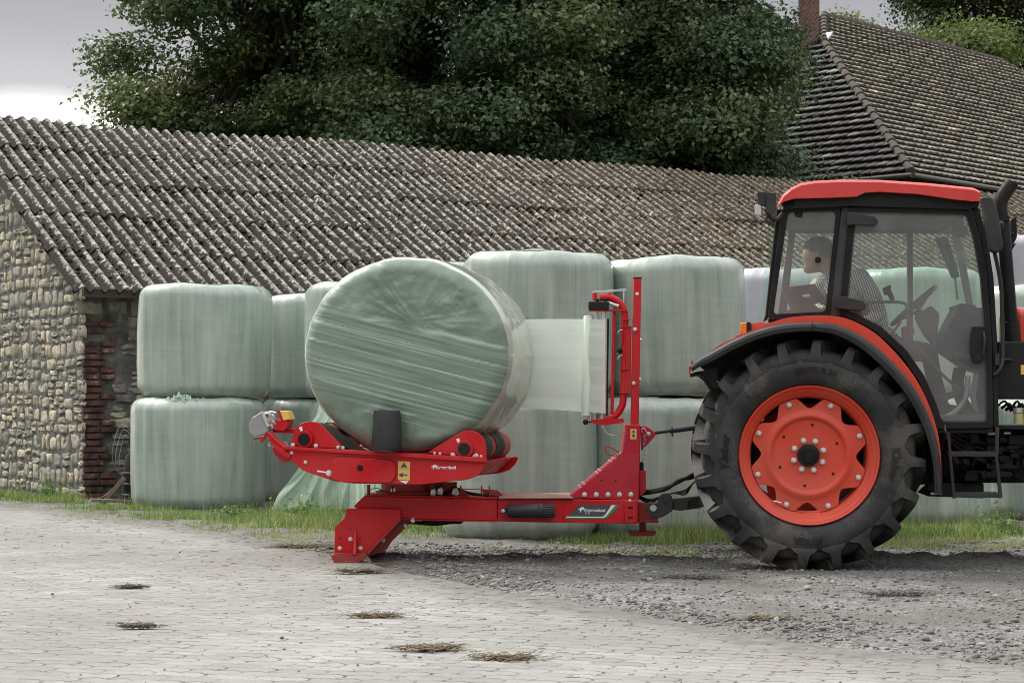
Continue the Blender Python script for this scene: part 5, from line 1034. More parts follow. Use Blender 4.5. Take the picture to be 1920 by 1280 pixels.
# ================================================================== TRACTOR
WX, WZ = P(1518, 755, 0).x, .775
TY = R(-5); PV = Vector((WX, 0, 0)); RT = Matrix.Rotation(TY, 3, 'Z'); RI = RT.inverted()   # the tractor stands turned 5 degrees towards the camera
P_world = P
def P(px, py, Y):                       # same measurement, in the tractor's own unturned frame
    c = PV + RI @ (CAM - PV); d = RI @ Vector(((px - 960) / F, 1, (755 - py) / F)); return c + d * ((Y - c.y) / d.y)
tr_ = root('tractor', (WX, 0, 0), 'orange red tractor with a black cab and a large lugged rear wheel', 'tractor')
def wheel(cx, cz, Rw, k, Y0, par, name='rear_wheel', nl=20):
    """k scales the section of a 0.785 m wheel; Y0 is the outer face"""
    o = Vector((cx, Y0, cz)); ax = Vector((0, 1, 0)); S = Rw / .785
    def lp(mb, pr, n=96): return mb.lathe([(r * S, y * k) for r, y in pr], o, ax, n)
    disc = MB()                          # scalloped disc, drawn as rings whose outer edge swings in and out
    nA = 192; pr_ = [(0.0, .115), (.075, .115), (.235, .115), (.243, .112), (.252, .098), (.262, .092), (.275, .092), (.300, .108), (.315, .112), (1, .112)]; vs = []
    for i in range(nA):
        q = 2 * math.pi * i / nA; m = ((q - R(1.5)) / (math.pi / 4)) % 1.0; m = abs(m - .5) * 2; s_ = max(0, (m - .38) / .62)   # 0 on a tab, 1 in the bottom of a scallop
        ro = .392 - .072 * math.sin(s_ * math.pi / 2)**1.3 if s_ > 0 else .392
        for r, y in pr_:
            r = ro if r == 1 else min(r, ro); vs.append(o + Vector((math.sin(q) * r * S, (y - (.004 if r == ro and r > .38 else 0)) * k, math.cos(q) * r * S)))
        for r, y in pr_[::-1][:4]: r = ro if r == 1 else min(r, ro); vs.append(o + Vector((math.sin(q) * r * S, (y + .014) * k, math.cos(q) * r * S)))
    m_ = 14; disc.add(vs, [[i * m_ + j, i * m_ + j + 1, ((i + 1) % nA) * m_ + j + 1, ((i + 1) % nA) * m_ + j] for i in range(nA) for j in range(m_ - 1)])
    wl = disc.build(name, M['rimpaint'], par, smooth=40, loc=o)
    mb = MB(); lp(mb, [(.474, .068), (.474, .040), (.468, .030), (.460, .032), (.452, .048), (.444, .058), (.434, .060), (.426, .072), (.416, .082), (.408, .088), (.400, .10), (.392, .125), (.390, .16), (.390, .33), (.40, .36), (.46, .40), (.474, .42), (.474, .44), (.486, .44), (.486, .04)]); mb.build('rim', M['rimpaint'], wl, smooth=50)
    mb = MB(); car = [(.468, .062), (.476, .048), (.490, .030), (.520, .010), (.56, .000), (.60, .000), (.636, .006), (.644, .012), (.650, .032), (.690, .044), (.708, .060), (.720, .10), (.725, .17), (.727, .24)]; car = car + [(r, .48 - y) for r, y in car[::-1][1:]]; lp(mb, car, 128)
    for side in (0, 1):
        for i in range(nl):
            a0 = 2 * math.pi * (i + .5 * side + .18) / nl; secs = []
            cont = [(.625, .006, 0, .085, .0), (.641, .0015, 0, .082, .0), (.654, .000, 0, .066, .0), (.664, .000, 0, .046, .0), (.680, .001, 0, .036, .0), (.72, .004, 0, .031, .002), (.755, .012, 0, .029, .006), (.778, .028, 0, .028, .014), (.786, .06, 0, .028, .035), (.787, .12, .0, .028, .085), (.787, .19, .0, .028, .15), (.784, .265, .0, .027, .225)]
            for r, y, dpt, hw, ph_ in cont:
                yy = y if side == 0 else .48 - y; sg = 1 if side == 0 else -1; base = (max(r - (.075 if r > .7 else .03), .60), y + (.055 if r < .785 else 0)); yb = base[1] if side == 0 else .48 - base[1]
                row = []
                for hw_, rr, y_ in ((-hw - .016, base[0], yb), (-hw, r, yy), (hw, r, yy), (hw + .016, base[0], yb)):
                    q = a0 + ph_ + hw_ / max(rr, .6); row.append(o + Vector((math.sin(q) * rr * S, y_ * k, math.cos(q) * rr * S)))
                secs.append(row)
            vs = [v for r_ in secs for v in r_]; n4 = len(secs); fs = [(0, 1, 2, 3), ((n4 - 1) * 4 + 3, (n4 - 1) * 4 + 2, (n4 - 1) * 4 + 1, (n4 - 1) * 4)]
            for j in range(n4 - 1):
                for c_ in range(4): d2 = (c_ + 1) % 4; fs.append((j * 4 + c_, j * 4 + d2, (j + 1) * 4 + d2, (j + 1) * 4 + c_))
            mb.add(vs, fs)
    # raised lettering moulded on the sidewall
    ty = mb.build('tyre', M['tyre'], wl, smooth=38)
    mb = MB(); y_s = -.0035
    def bend(ang, rad, flip=False):
        def T(x, y, z):
            rr = (rad - y if flip else rad + y); q = ang + (x if not flip else -x) / rad
            return o + Vector((math.sin(q) * rr * S, (y_s - z) * k, math.cos(q) * rr * S))
        return T
    if name == 'rear_wheel':
        mb.m().text('480/70 R 34', .058, bend(R(4), .575), .002, bold=.0012); mb.m().text('FITKER', .062, bend(R(181), .575), .002, bold=.0014)
        mb.m().text('Kleber', .085, bend(R(96), .572), .002, bold=.002); mb.m().text('Kleber', .085, bend(R(-87), .572), .002, bold=.002); mb.m().text('TL', .03, bend(R(-46), .57), .002)
        each(mb, 'sidewall_lettering', M['hose'], wl, smooth=None)
    mb = MB()
    for i in range(8):
        q = 2 * math.pi * (i + .5) / 8 + R(1.5)
        for r, b_ in ((.366, .0135), (.105, .0145)):
            q2 = q + (R(2) if r < .2 else 0); mb.m(); c = o + Vector((math.sin(q2) * r * S, (.112 if r > .2 else .114) * k, math.cos(q2) * r * S)); mb.cyl(c, c + Vector((0, -.008, 0)), b_ * 1.35, n=18); mb.tube([c, c + Vector((0, -.022, 0)), c + Vector((0, -.026, 0))], [b_, b_, b_ * .75], 8)
    each(mb, 'wheel_bolt', M['bolt'], wl, smooth=40)
    mb = MB(); mb.lathe([(0, .045), (.03, .045), (.034, .040), (.045, .042), (.052, .034), (.072, .030), (.076, .0)], o + Vector((0, .115 * k, 0)), (0, -1, 0), 40); mb.build('hub_cap', M['black'], wl, smooth=35)
    mb = MB()
    for i in range(6): mb.m(); q = R(7) + 2 * math.pi * i / 6; c = o + Vector((math.sin(q) * .207 * S, .1135 * k, math.cos(q) * .207 * S)); mb.cyl(c, c + Vector((0, -.0015, 0)), .0095, n=14)
    each(mb, 'disc_hole', M['black'], wl, smooth=None)
    mb = MB(); c = o + Vector((-.235 * S, .085 * k, -.31 * S)); mb.tube([c, c + Vector((.03, -.02, -.006)), c + Vector((.05, -.025, -.012))], .006, 8); mb.build('valve_stem', M['steel'], wl)
    return wl
w1 = wheel(WX, WZ, .785, 1, 0, tr_)
def copy_wheel(wl, loc):
    c = wl.copy(); COL.objects.link(c); c.parent = tr_; c.location = loc; c.rotation_euler = (0, 0, math.pi)
    for ch in [x for x in bpy.data.objects if x.parent == wl]:
        d = ch.copy(); COL.objects.link(d); d.parent = c
        for g_ in [x for x in bpy.data.objects if x.parent == ch]: e = g_.copy(); COL.objects.link(e); e.parent = c
    return c
copy_wheel(w1, (w1.location.x, 1.98, w1.location.z))
FX = P(2230, 755, .1).x
w2 = wheel(FX, .60, .61, .85, .12, tr_, 'front_wheel', 18); copy_wheel(w2, (w2.location.x, 1.86, w2.location.z))
# ---- fender
ol = [(1295.5, 684), (1310, 672), (1330, 661), (1370, 639), (1410, 621.5), (1450, 610), (1490, 604.5), (1523, 603.5), (1550, 605), (1580, 611.5), (1620, 632), (1660, 664), (1700, 706), (1730, 752), (1752, 805), (1763, 860), (1767, 925)]
il = [(1297, 697), (1313, 687), (1335, 677), (1374, 656), (1412, 639), (1450, 627.5), (1489, 622), (1520, 621), (1546, 623), (1572, 630), (1608, 649), (1645, 679), (1684, 720), (1714, 765), (1736, 814), (1748, 864), (1752, 925)]
rl = [(1340, 653), (1350, 646), (1362, 640), (1390, 628), (1420, 614), (1450, 603), (1474, 596), (1500, 592.5), (1530, 591), (1560, 592), (1596, 600), (1640, 624), (1676, 658), (1712, 702), (1738, 750), (1757, 805), (1764, 850)]
def sm(l): return [(p[0], p[1]) for p in smooth_line([Vector((a, b, 0)) for a, b in l], 4)]
O_, I_l = sm(ol), sm(il); n = len(O_)
mb = MB(); A = [P(a, b, -.045) for a, b in O_]; prof_ = [(0, .0, .0), (.0, 0, 0)]; rows_ = []
for i in range(n):
    o1, i1 = P(*O_[i], 0), P(*I_l[i], 0); d = (i1 - o1); rows_.append([o1 + Vector((0, .55, 0)), o1 + Vector((0, .03, 0)), o1 + d * .06 + Vector((0, -.012, 0)), o1 + d * .25 + Vector((0, -.038, 0)), o1 + d * .55 + Vector((0, -.045, 0)), o1 + d * .8 + Vector((0, -.04, 0)), o1 + d * .84 + Vector((0, -.046, 0)), i1 + Vector((0, -.04, 0)), i1 + Vector((0, .0, 0)), o1 + d * .6 + Vector((0, .03, 0)), o1 + d * .5 + Vector((0, .55, 0))])
m_ = len(rows_[0]); mb.add([v for r_ in rows_ for v in r_], [[i * m_ + j, i * m_ + (j + 1) % m_, (i + 1) * m_ + (j + 1) % m_, (i + 1) * m_ + j] for i in range(n - 1) for j in range(m_)] + [list(range(m_)), [(n - 1) * m_ + j for j in range(m_)][::-1]])
fl = mb.build('fender_flare', M['plastic'], tr_, smooth=30)
mb = MB(); mb.box(P(1523, 613, -.045), (.004, .012, .06)); mb.ball(P(1528, 611, -.045), .005); mb.build('flare_seam', M['black'], fl)
mb = MB(); R_ = sm(rl); R2 = sm([(a, b + 6 if 3 < i < 15 else b + 4) for i, (a, b) in enumerate(ol)]); mb.strip(R_, R2, .05, .55); fd = mb.build('fender', M['orange'], tr_, smooth=30, bevel=.012, seg=3)
mb = MB(); inn = [p for p in I_l[2:-2]]; mb.strip([(a, b) for a, b in sm(ol)][2:-8], [(a + (1515 - a) * .62, b + (850 - b) * .62) for a, b in sm(ol)][2:-8], .62, .02); mb.build('inner_fender', M['iron'], fd, smooth=30)
mb = MB(); mb.pp([(1296, 676.5), (1300, 676.5), (1300, 693), (1296, 693)], .0, .05); mb.pp([(1291.8, 687), (1295.5, 687), (1294.5, 701), (1292, 701)], .1, .2); mb.build('reflector', M['lensred'], fl)
mb = MB(); mb.tube([P(1294, 704, .2), P(1303, 702, .2), P(1314, 702, .2), P(1334, 730, .25)], .013, 8); mb.pp([(1300, 698), (1345, 690), (1345, 720), (1335, 728)], .3, .02); mb.build('fender_stay', M['plastic'], fl)
mb = MB(); mb.pp([(1408, 607), (1426, 603.5), (1446, 607), (1436, 617), (1410, 624)], .08, .12, r=2); mb.pp([(1378, 630), (1392, 625), (1398, 632), (1380, 637)], .1, .1, r=1); mb.pp([(1350, 650), (1375, 634), (1385, 634), (1352, 654)], .06, .2); ih = mb.build('light_housing', M['orange'], tr_, bevel=.005)
mb = MB(); mb.pp([(1388, 606), (1393, 604), (1401, 605), (1401, 627), (1393, 627), (1388, 623)], .06, .1, r=2); mb.build('indicator_lens', M['amber'], ih, bevel=.006)
mb = MB(); mb.pp([(1400, 604), (1404, 603), (1409, 606), (1409, 624), (1400, 627)], .055, .11, r=1); mb.build('indicator_base', M['black'], ih, bevel=.003)
# ---- cab roof
prof_px = [(1460, 386), (1470, 368), (1485, 356), (1502, 348), (1530, 343.5), (1580, 341.5), (1650, 342), (1740, 348), (1826, 356.5), (1838, 362), (1837, 377), (1826, 377.5), (1790, 374), (1720, 363.5), (1650, 359.5), (1622, 361), (1606, 368.5), (1560, 370.5), (1490, 372), (1470, 378)]
mb = MB(); nP = len(prof_px); secs = []
for Yv, ins in ((.20, .0), (.215, .012), (.25, .022), (.40, .03), (1.60, .03), (1.75, .022), (1.785, .012), (1.80, .0)):
    row = []
    for i, (a, b) in enumerate(prof_px): v = P(a, b, .2); v.y = Yv; v.z += ins * (1 if i < 11 else 0); row.append(v)
    secs.append(row)
mb.add([v for r_ in secs for v in r_], [[i * nP + j, i * nP + (j + 1) % nP, (i + 1) * nP + (j + 1) % nP, (i + 1) * nP + j] for i in range(len(secs) - 1) for j in range(nP)] + [list(range(nP)), [(len(secs) - 1) * nP + j for j in range(nP)][::-1]])
cr_ = mb.build('cab_roof', M['roofred'], tr_, smooth=28)
def Pc(px, py, Y, Yref=.26): v = P(px, py, Yref); v.y = Y; return v     # same shape, pushed to depth Y
def cpoly(mb, pts, y0, y1, r=0):
    if r: pts = round_poly(pts, r, 4)
    return mb.loft([Pc(a, b, y0) for a, b in pts], [Pc(a, b, y1) for a, b in pts])
mb = MB(); cpoly(mb, [(1466, 376), (1490, 367), (1600, 366), (1650, 357), (1720, 361), (1836, 375), (1834, 388), (1815, 394), (1590, 387), (1568, 389), (1470, 393)], .24, 1.76); mb.build('roof_underside', M['black'], cr_, bevel=.004)
# ---- cab frame
YG = .28
cab = MB(); cpoly(cab, [(1578, 387), (1600, 388), (1580, 560), (1577, 597), (1553, 598)], YG, YG + .09); bp_ = cab.build('cab_pillar', M['grey'], tr_, bevel=.006)
ow = [(1466, 391), (1577, 388), (1556, 597), (1439, 600)]; iw = [(1478, 398), (1568, 396), (1548, 584), (1450, 589)]
mb = MB(); mb.ring(round_poly(ow, 10, 5), round_poly(iw, 9, 5), YG - .012, .03)
qf = mb.build('quarter_window_frame', M['black'], tr_, bevel=.003)
do = [(1593, 388), (1820, 393), (1838, 442), (1852, 520), (1860, 640), (1863, 802), (1756, 804), (1744, 765), (1722, 713), (1688, 664), (1640, 620), (1600, 599), (1574, 590)]
di = [(1604, 396), (1812, 401), (1826, 445), (1840, 522), (1849, 640), (1851, 791), (1767, 791), (1756, 758), (1734, 706), (1699, 656), (1650, 611), (1608, 590), (1586, 582)]
rs_ = [8, 8, 0, 0, 0, 8, 8, 0, 0, 0, 0, 2, 6]
mb = MB(); mb.ring(round_poly(do, rs_, 4), round_poly(di, rs_, 4), YG - .02, .035); dr = mb.build('door', M['black'], tr_, bevel=.003)
mb = MB(); mb.ring(round_poly([(a + .0, b) for a, b in di], rs_, 4), round_poly([(a + (1720 - a) * .02, b + (600 - b) * .012) for a, b in di], rs_, 4), YG - .014, .012); mb.build('door_seal', M['grey'], dr)
t = NT('cab glass with painted haze'); fr_ = t.n('ShaderNodeFresnel', {'IOR': 1.5}); gl = t.n('ShaderNodeBsdfGlossy', {'Color': (1, 1, 1, 1), 'Roughness': .03}); tb_ = t.n('ShaderNodeBsdfTransparent', {'Color': (.84, .88, .86, 1)}); df = t.n('ShaderNodeBsdfDiffuse', {'Color': (.5, .5, .5, 1)})
m1_ = t.n('ShaderNodeMixShader', {0: t.math('MULTIPLY_ADD', fr_.outputs[0], 1.2, .0), 1: tb_.outputs[0], 2: gl.outputs[0]}); nn = t.math('MULTIPLY_ADD', t.ramp(t.noise(2.5, 5, t.coord((1, 1, .5))), [(.35, 0.0), (.75, 1.0)]), .16, .17)  # grey diffuse veil stands in for reflection haze on the near panes
m2_ = t.n('ShaderNodeMixShader', {0: nn, 1: m1_.outputs[0], 2: df.outputs[0]}); t.l(m2_.outputs[0], t.o.inputs[0]); M['glass'] = t.m
t = NT('clear cab glass'); tb_ = t.n('ShaderNodeBsdfTransparent', {'Color': (.80, 1, .88, 1)}); gl = t.n('ShaderNodeBsdfGlossy', {'Color': (1, 1, 1, 1), 'Roughness': .03}); ms = t.n('ShaderNodeMixShader', {0: .05, 1: tb_.outputs[0], 2: gl.outputs[0]}); t.l(ms.outputs[0], t.o.inputs[0]); M['glass2'] = t.m
def pane(px, Y, name, par, r=6):
    pts = round_poly(px, r, 4); mb = MB(); mb.add([Pc(a, b, Y) for a, b in pts], [list(range(len(pts)))]); o = mb.build(name, M['glass'], par, smooth=None); return o
pane(iw, YG + .003, 'quarter_window_pane', qf, 9); pane(di, YG - .003, 'door_pane', dr, rs_)
mb = MB(); cpoly(mb, [(1587, 399), (1600, 399), (1638, 407), (1645, 412), (1644, 421), (1637, 425), (1600, 422), (1586, 424)], YG - .07, YG - .02, r=3); mb.build('hinge', M['plastic'], dr, bevel=.005)
mb = MB(); cpoly(mb, [(1568, 555), (1580, 556), (1616, 564), (1623, 571), (1622, 579), (1614, 583), (1580, 580), (1566, 578)], YG - .07, YG - .02, r=3); mb.build('hinge', M['plastic'], dr, bevel=.005)
mb = MB(); cpoly(mb, [(1822, 612), (1846, 612), (1848, 640), (1846, 672), (1840, 681), (1826, 681), (1819, 670), (1818, 640)], YG - .05, YG - .02, r=4); h_ = mb.build('door_handle', M['black'], dr, bevel=.005)
mb = MB(); mb.tube(smooth_line([Pc(1842, 622, YG - .06), Pc(1844, 640, YG - .075), Pc(1842, 664, YG - .06)], 5), .008, 8); mb.ball(Pc(1834, 673, YG - .05), .008); mb.build('handle_bar', M['plastic'], dr)
c = Pc(1534, 487, YG - .012); mb = MB(); mb.lathe([(0, .012), (.012, .012), (.014, .008), (.019, .008), (.022, 0)], c, (0, -1, 0), 24); mb.build('window_latch', M['black'], qf)
mb = MB(); cpoly(mb, [(1488, 396), (1506, 396), (1504, 408), (1492, 406)], YG, YG + .05, r=2); mb.build('window_handle', M['black'], qf)
mb = MB(); cpoly(mb, [(1441, 597), (1556, 595), (1580, 588), (1600, 598), (1640, 619), (1688, 664), (1722, 713), (1744, 765), (1756, 804), (1863, 802), (1863, 812), (1750, 812), (1728, 745), (1690, 682), (1640, 636), (1596, 610), (1560, 602), (1441, 604)], YG, YG + .06); mb.build('cab_sill', M['black'], tr_, bevel=.004)
# front pillar, rear pillar, roof headers, far side of the cab
mb = MB(); cpoly(mb, [(1822, 388), (1836, 388), (1852, 442), (1864, 520), (1871, 640), (1874, 802), (1864, 802), (1861, 640), (1853, 520), (1839, 442)], YG, YG + .1); mb.build('front_pillar', M['black'], tr_, bevel=.004)
mb = MB(); cpoly(mb, [(1457, 392), (1467, 391), (1440, 598), (1432, 602), (1436, 590)], YG + .03, YG + .12); mb.build('rear_pillar', M['black'], tr_, bevel=.004)
YQ = 1.70
def farp(mb, pts, Y=YQ, t=.04): return mb.pp(pts, Y, t)
mb = MB(); farp(mb, [(1480, 388), (1800, 392), (1808, 440), (1775, 437), (1490, 437)]); farp(mb, [(1700, 430), (1712, 430), (1712, 640), (1703, 640)]); farp(mb, [(1784, 430), (1800, 430), (1832, 610), (1820, 610)]); farp(mb, [(1480, 430), (1492, 430), (1472, 610), (1456, 610)])
farp(mb, [(1456, 604), (1835, 604), (1838, 640), (1800, 650), (1456, 650)]) if False else None
mb.build('far_cab_frame', M['inter'], tr_, bevel=.004)
for a, b in (([(1490, 437), (1700, 437), (1703, 640), (1470, 640)], 1), ([(1712, 437), (1785, 437), (1822, 640), (1712, 640)], 2)):
    mb = MB(); mb.add([P(x, y, YQ + .02) for x, y in a], [(0, 1, 2, 3)]); mb.build('far_window_pane', M['glass2'], tr_, smooth=None)
mb = MB(); mb.add([Pc(1462, 392, YG + .1), Pc(1462, 392, YQ), Pc(1438, 598, YQ), Pc(1438, 598, YG + .1)], [(0, 1, 2, 3)]); mb.build('rear_window_pane', M['glass2'], tr_, smooth=None)
mb = MB(); mb.add([Pc(1834, 392, YG + .1), Pc(1834, 392, YQ), Pc(1866, 640, YQ), Pc(1866, 640, YG + .1)], [(0, 1, 2, 3)]); mb.build('windscreen', M['glass2'], tr_, smooth=None)
mb = MB(); mb.box(((Pc(1480, 0, 0).x + Pc(1820, 0, 0).x) / 2, 1.0, Pc(0, 404, 0).z), (1.18, 1.38, .05)); mb.build('headliner', M['inter'], cr_, bevel=.01)
# ---- worklights, mirrors, exhaust
mb = MB(); cpoly(mb, [(1462, 377), (1474, 369), (1490, 372), (1492, 388), (1472, 396), (1464, 388)], .24, .4, r=4); wl_ = mb.build('work_light', M['black'], tr_, bevel=.006)
mb = MB(); mb.pp([(1458, 380), (1463, 377), (1470, 390), (1466, 394), (1460, 388)], .24, .12, r=2); mb.build('lamp_lens', M['lens'], wl_, bevel=.003)
mb = MB(); mb.pp([(1437, 362), (1455, 362), (1456, 392), (1446, 404), (1436, 396)], .12, .1, r=2); mb.pp([(1420, 361), (1436, 360), (1436, 385), (1422, 385)], .14, .08, r=2); mb.tube(smooth_line([P(1438, 392, .16), P(1444, 408, .18), P(1456, 412, .24), P(1468, 400, .28)], 5), .016, 8); mb.tube([P(1442, 398, .15), P(1436, 414, .16), P(1452, 422, .2)], .01, 8); mb.cyl(P(1437, 354, .16), P(1437, 364, .16), .003, n=6)
wl2 = mb.build('work_light', M['plastic'], tr_, bevel=.004)
mb = MB(); mb.pp([(1415, 383), (1427, 385), (1428, 404), (1416, 402)], .13, .07, r=3); mb.build('lamp_lens', M['lens'], wl2, bevel=.004)
mb = MB(); cpoly(mb, [(1831, 376), (1849, 376), (1858, 392), (1865, 430), (1870, 466), (1867, 476), (1856, 479), (1847, 474), (1839, 430)], .02, .12, r=4); mr = mb.build('mirror', M['plastic'], tr_, bevel=.012)
mb = MB(); mb.tube(smooth_line([Pc(1862, 425, .08), Pc(1872, 421, .12), Pc(1880, 424, .3)], 4), .012, 8); mb.tube(smooth_line([Pc(1858, 478, .1), Pc(1873, 530, .2), Pc(1879, 590, .26), Pc(1881, 660, .28), Pc(1876, 690, .26), Pc(1864, 703, .27)], 6), .014, 10); mb.pp([(1866, 662), (1874, 662), (1874, 684), (1866, 684)], .25, .04); mb.tube([P(1874, 674, .27), P(1930, 675, .5)], .011, 8)
mb.build('grab_rail', M['plastic'], tr_, smooth=60)
mb = MB(); mb.pp([(1896, 412), (1906, 405), (1907, 445), (1898, 462), (1896, 440)], .6, .05, r=3); mb.tube([P(1880, 440, .55), P(1900, 438, .6)], .012, 8); mb.pp([(1896, 460), (1906, 455), (1890, 482)], .6, .03); mb.build('far_bracket', M['black'], tr_, bevel=.004)
YE = .50
mb = MB(); mb.tube(smooth_line([P(1879, 418, YE), P(1876, 398, YE), P(1876, 380, YE), P(1884, 362, YE), P(1898, 343, YE)], 6), [.050] * 25, 24); ex_ = mb.build('exhaust_pipe', M['black'], tr_, smooth=50)
mb = MB(); mb.tube([P(1897.2, 344.2, YE), P(1898.6, 342.2, YE)], .044, 24); mb.build('exhaust_mouth', M['iron'], ex_, smooth=60)
mb = MB(); mb.tube([P(1881, 415, YE), P(1889, 520, YE), P(1895, 602, YE)], [.044, .046, .048], 24); mb.tube([P(1895, 603, YE), P(1902, 668, YE)], [.058, .058], 24); mb.pp([(1868, 405), (1892, 404), (1894, 412), (1870, 414)], YE - .06, .12, r=2); mb.build('exhaust_stack', M['black'], tr_, smooth=50)
# ---- bonnet, tank, engine, steps
mb = MB(); mb.loft([Vector((P(1906, 0, .62).x, .62 + dy, P(0, y, .62).z)) for dy, y in ((0, 660), (0, 592), (.05, 582), (.71, 582), (.76, 592), (.76, 660))], [Vector((P(2420, 0, .62).x, .66 + dy, P(0, y, .62).z)) for dy, y in ((0, 690), (0, 625), (.05, 612), (.63, 612), (.68, 625), (.68, 690))]); mb.build('bonnet', M['orange'], tr_, bevel=.03, seg=4)
mb = MB(); mb.pp([(1870, 640), (1925, 640), (2050, 645), (2050, 748), (1868, 748)], .36, .5, r=4); mb.build('fuel_tank', M['iron'], tr_, bevel=.02, seg=3)
flat('tank_label', [(1914, 684), (1924, 684), (1924, 702), (1914, 702)], .357, M['yellow'], tr_)
mb = MB(); mb.pp([(1752, 800), (2060, 800), (2300, 790), (2300, 690), (2400, 690), (2400, 860), (2250, 880), (2060, 905), (1780, 905), (1752, 880)], .72, .56); mb.pp([(1380, 800), (1770, 800), (1770, 905), (1640, 915), (1380, 900)], .66, .72); mb.pp([(1765, 905), (1845, 905), (1845, 934), (1738, 930)], .55, .6); mb.cyl((WX, .15, WZ), (WX, 1.85, WZ), .10, n=24); mb.cyl((WX, .60, WZ), (WX, 1.40, WZ), .19, n=24)
mb.cyl((FX, .2, .6), (FX, 1.8, .6), .07, n=16); mb.box((FX - .1, 1.0, .62), (.4, .3, .3)); dl = mb.build('driveline', M['iron'], tr_, bevel=.01)
mb = MB(); rg_ = random.Random(4)
for k in range(46):                      # castings, covers, pipes beneath the cab
    x, y = rg_.uniform(1782, 1925), rg_.uniform(812, 895); mb.box(P(x, y, rg_.uniform(.5, .7)), (rg_.uniform(.03, .14), rg_.uniform(.05, .2), rg_.uniform(.02, .07)), (0, rg_.uniform(-.05, .05), 0))
for y in (820, 836, 868, 884): mb.pp([(1850, y), (1896, y), (1901, y + 5), (1896, y + 10), (1850, y + 11)], .48, .2, r=3)
mb.pp([(1820, 814), (1836, 814), (1836, 832), (1820, 832)], .42, .1)
for k in range(6): mb.cyl(P(1788 + k * 17, rg_.uniform(850, 890), .5), P(1796 + k * 17, rg_.uniform(850, 890), .46), rg_.uniform(.01, .03), n=14)
mb.build('castings', M['black'], dl, bevel=.004)
mb = MB()
for k in range(7): x = 1870 + 8 * k; mb.tube(smooth_line([P(x, 762 + 3 * k, .5), P(x + 14, 752 + 5 * (k % 3), .46), P(x + 26, 768 + 4 * k, .5), P(x + 44, 760, .55)], 5), .008 + .002 * (k % 3), 8)
for k in range(4): mb.tube(smooth_line([P(1760, 830 + 8 * k, .5), P(1775, 812 + 3 * k, .45), P(1800, 815 + 9 * k, .5), P(1870, 840 + 12 * k, .55), P(1915, 850 + 9 * k, .6)], 6), .009, 8)
mb.build('engine_hose', M['hose'], dl, smooth=180)
mb = MB(); mb.cyl(P(1910, 794, .42), P(1910, 774, .42), .034, n=20); fb = mb.build('filter_bowl', M['bowl'], dl, smooth=40)
mb = MB(); mb.cyl(P(1910, 773, .42), P(1910, 764, .42), .038, n=20); mb.cyl(P(1852, 812, .45), P(1868, 812, .45), .014, n=12); mb.cyl(P(1882, 811, .45), P(1894, 811, .45), .014, n=12)
for q in ((1864, 778), (1866, 794), (1750, 862), (1775, 808)): mb.cyl(P(*q, .3), P(q[0] + 4, q[1], .3), .008, n=8)
mb.cyl(P(1745, 925, .2), P(1762, 924, .2), .009, n=8); mb.build('filter_head', M['steel'], dl, smooth=40)
mb = MB(); mb.pp([(1862, 797), (2050, 797), (2050, 805), (1862, 805)], .34, .4); mb.pp([(1862, 748), (1866, 748), (1868, 800), (1862, 800)], .34, .04); mb.build('tank_shelf', M['black'], tr_, bevel=.004)
YL = .10
mb = MB(); mb.pp([(1776, 812), (1781, 812), (1792, 934), (1786.5, 934)], YL, .03); mb.pp([(1867, 802), (1874, 802), (1872, 860), (1880, 932), (1874, 934), (1866, 860)], YL, .03); mb.pp([(1781, 847), (1867, 847.5), (1868, 856), (1782, 855.5)], YL, .16); mb.pp([(1790, 923), (1875, 924), (1877, 933), (1789, 932)], YL, .16)
mb.tube(smooth_line([P(1776, 814, YL), P(1772, 806, YL), P(1772, 798, .2)], 4), .008, 8)
for k in range(14): 
    for y in (846.5, 922.5): mb.box(P(1785 + 6 * k, y, YL + .02), (.010, .02, .008))
mb.build('cab_steps', M['plastic'], tr_, bevel=.003)
# ---- interior
mb = MB(); mb.pp([(1760, 778), (1862, 778), (1862, 808), (1755, 808)], .5, 1.1); mb.build('cab_floor', M['inter'], tr_, bevel=.01)
mb = MB(); mb.pp([(1800, 573), (1848, 578), (1856, 640), (1856, 700), (1820, 690), (1790, 668), (1764, 652), (1760, 640), (1776, 618)], .75, .5, r=6); mb.pp([(1800, 568), (1830, 572), (1826, 590), (1806, 586)], .7, .6, r=3); mb.cyl(P(1785, 668, .72), P(1822, 674, .72), .035, n=16); mb.cyl(P(1787, 641, .735), P(1787, 641, .76), .03, n=20)
mb.tube(smooth_line([P(1800, 690, .8), P(1796, 720, .8), P(1806, 756, .8), P(1830, 788, .8)], 5), .045, 10); mb.pp([(1756, 742), (1800, 730), (1806, 738), (1772, 752)], .7, .08, r=2); mb.pp([(1850, 620), (1860, 620), (1862, 790), (1836, 790), (1830, 740)], 1.2, .3)
dash = mb.build('dashboard', M['plastic'], tr_, bevel=.008)
mb = MB(); mb.tube(smooth_line([P(1815, 704, .76), P(1812, 740, .76), P(1795, 768, .74), P(1772, 782, .72)], 6), .02, 10); mb.build('air_duct', M['lens'], dash, smooth=180)
mb = MB(); mb.pp([(1718, 594), (1746, 572), (1762, 588), (1758, 622), (1762, 655), (1738, 630)], .92, .16, r=5); mb.build('steering_column', M['inter'], tr_, bevel=.01)
sc0 = P(1713, 573, 1.0); dx = (P(1753, 538, 1.0) - P(1673, 608, 1.0)); e1 = dx.normalized(); e2 = Vector((0, 1, 0)); mb = MB(); rr = dx.length / 2
mb.tube([sc0 + (e1 * math.cos(q) + e2 * math.sin(q)) * rr for q in np.linspace(0, 2 * math.pi, 41)], .016, 10)
for q in (.5, 2.6, 4.7): mb.tube([sc0 + e1.cross(e2) * -.05, sc0 + (e1 * math.cos(q) + e2 * math.sin(q)) * rr], .013, 8)
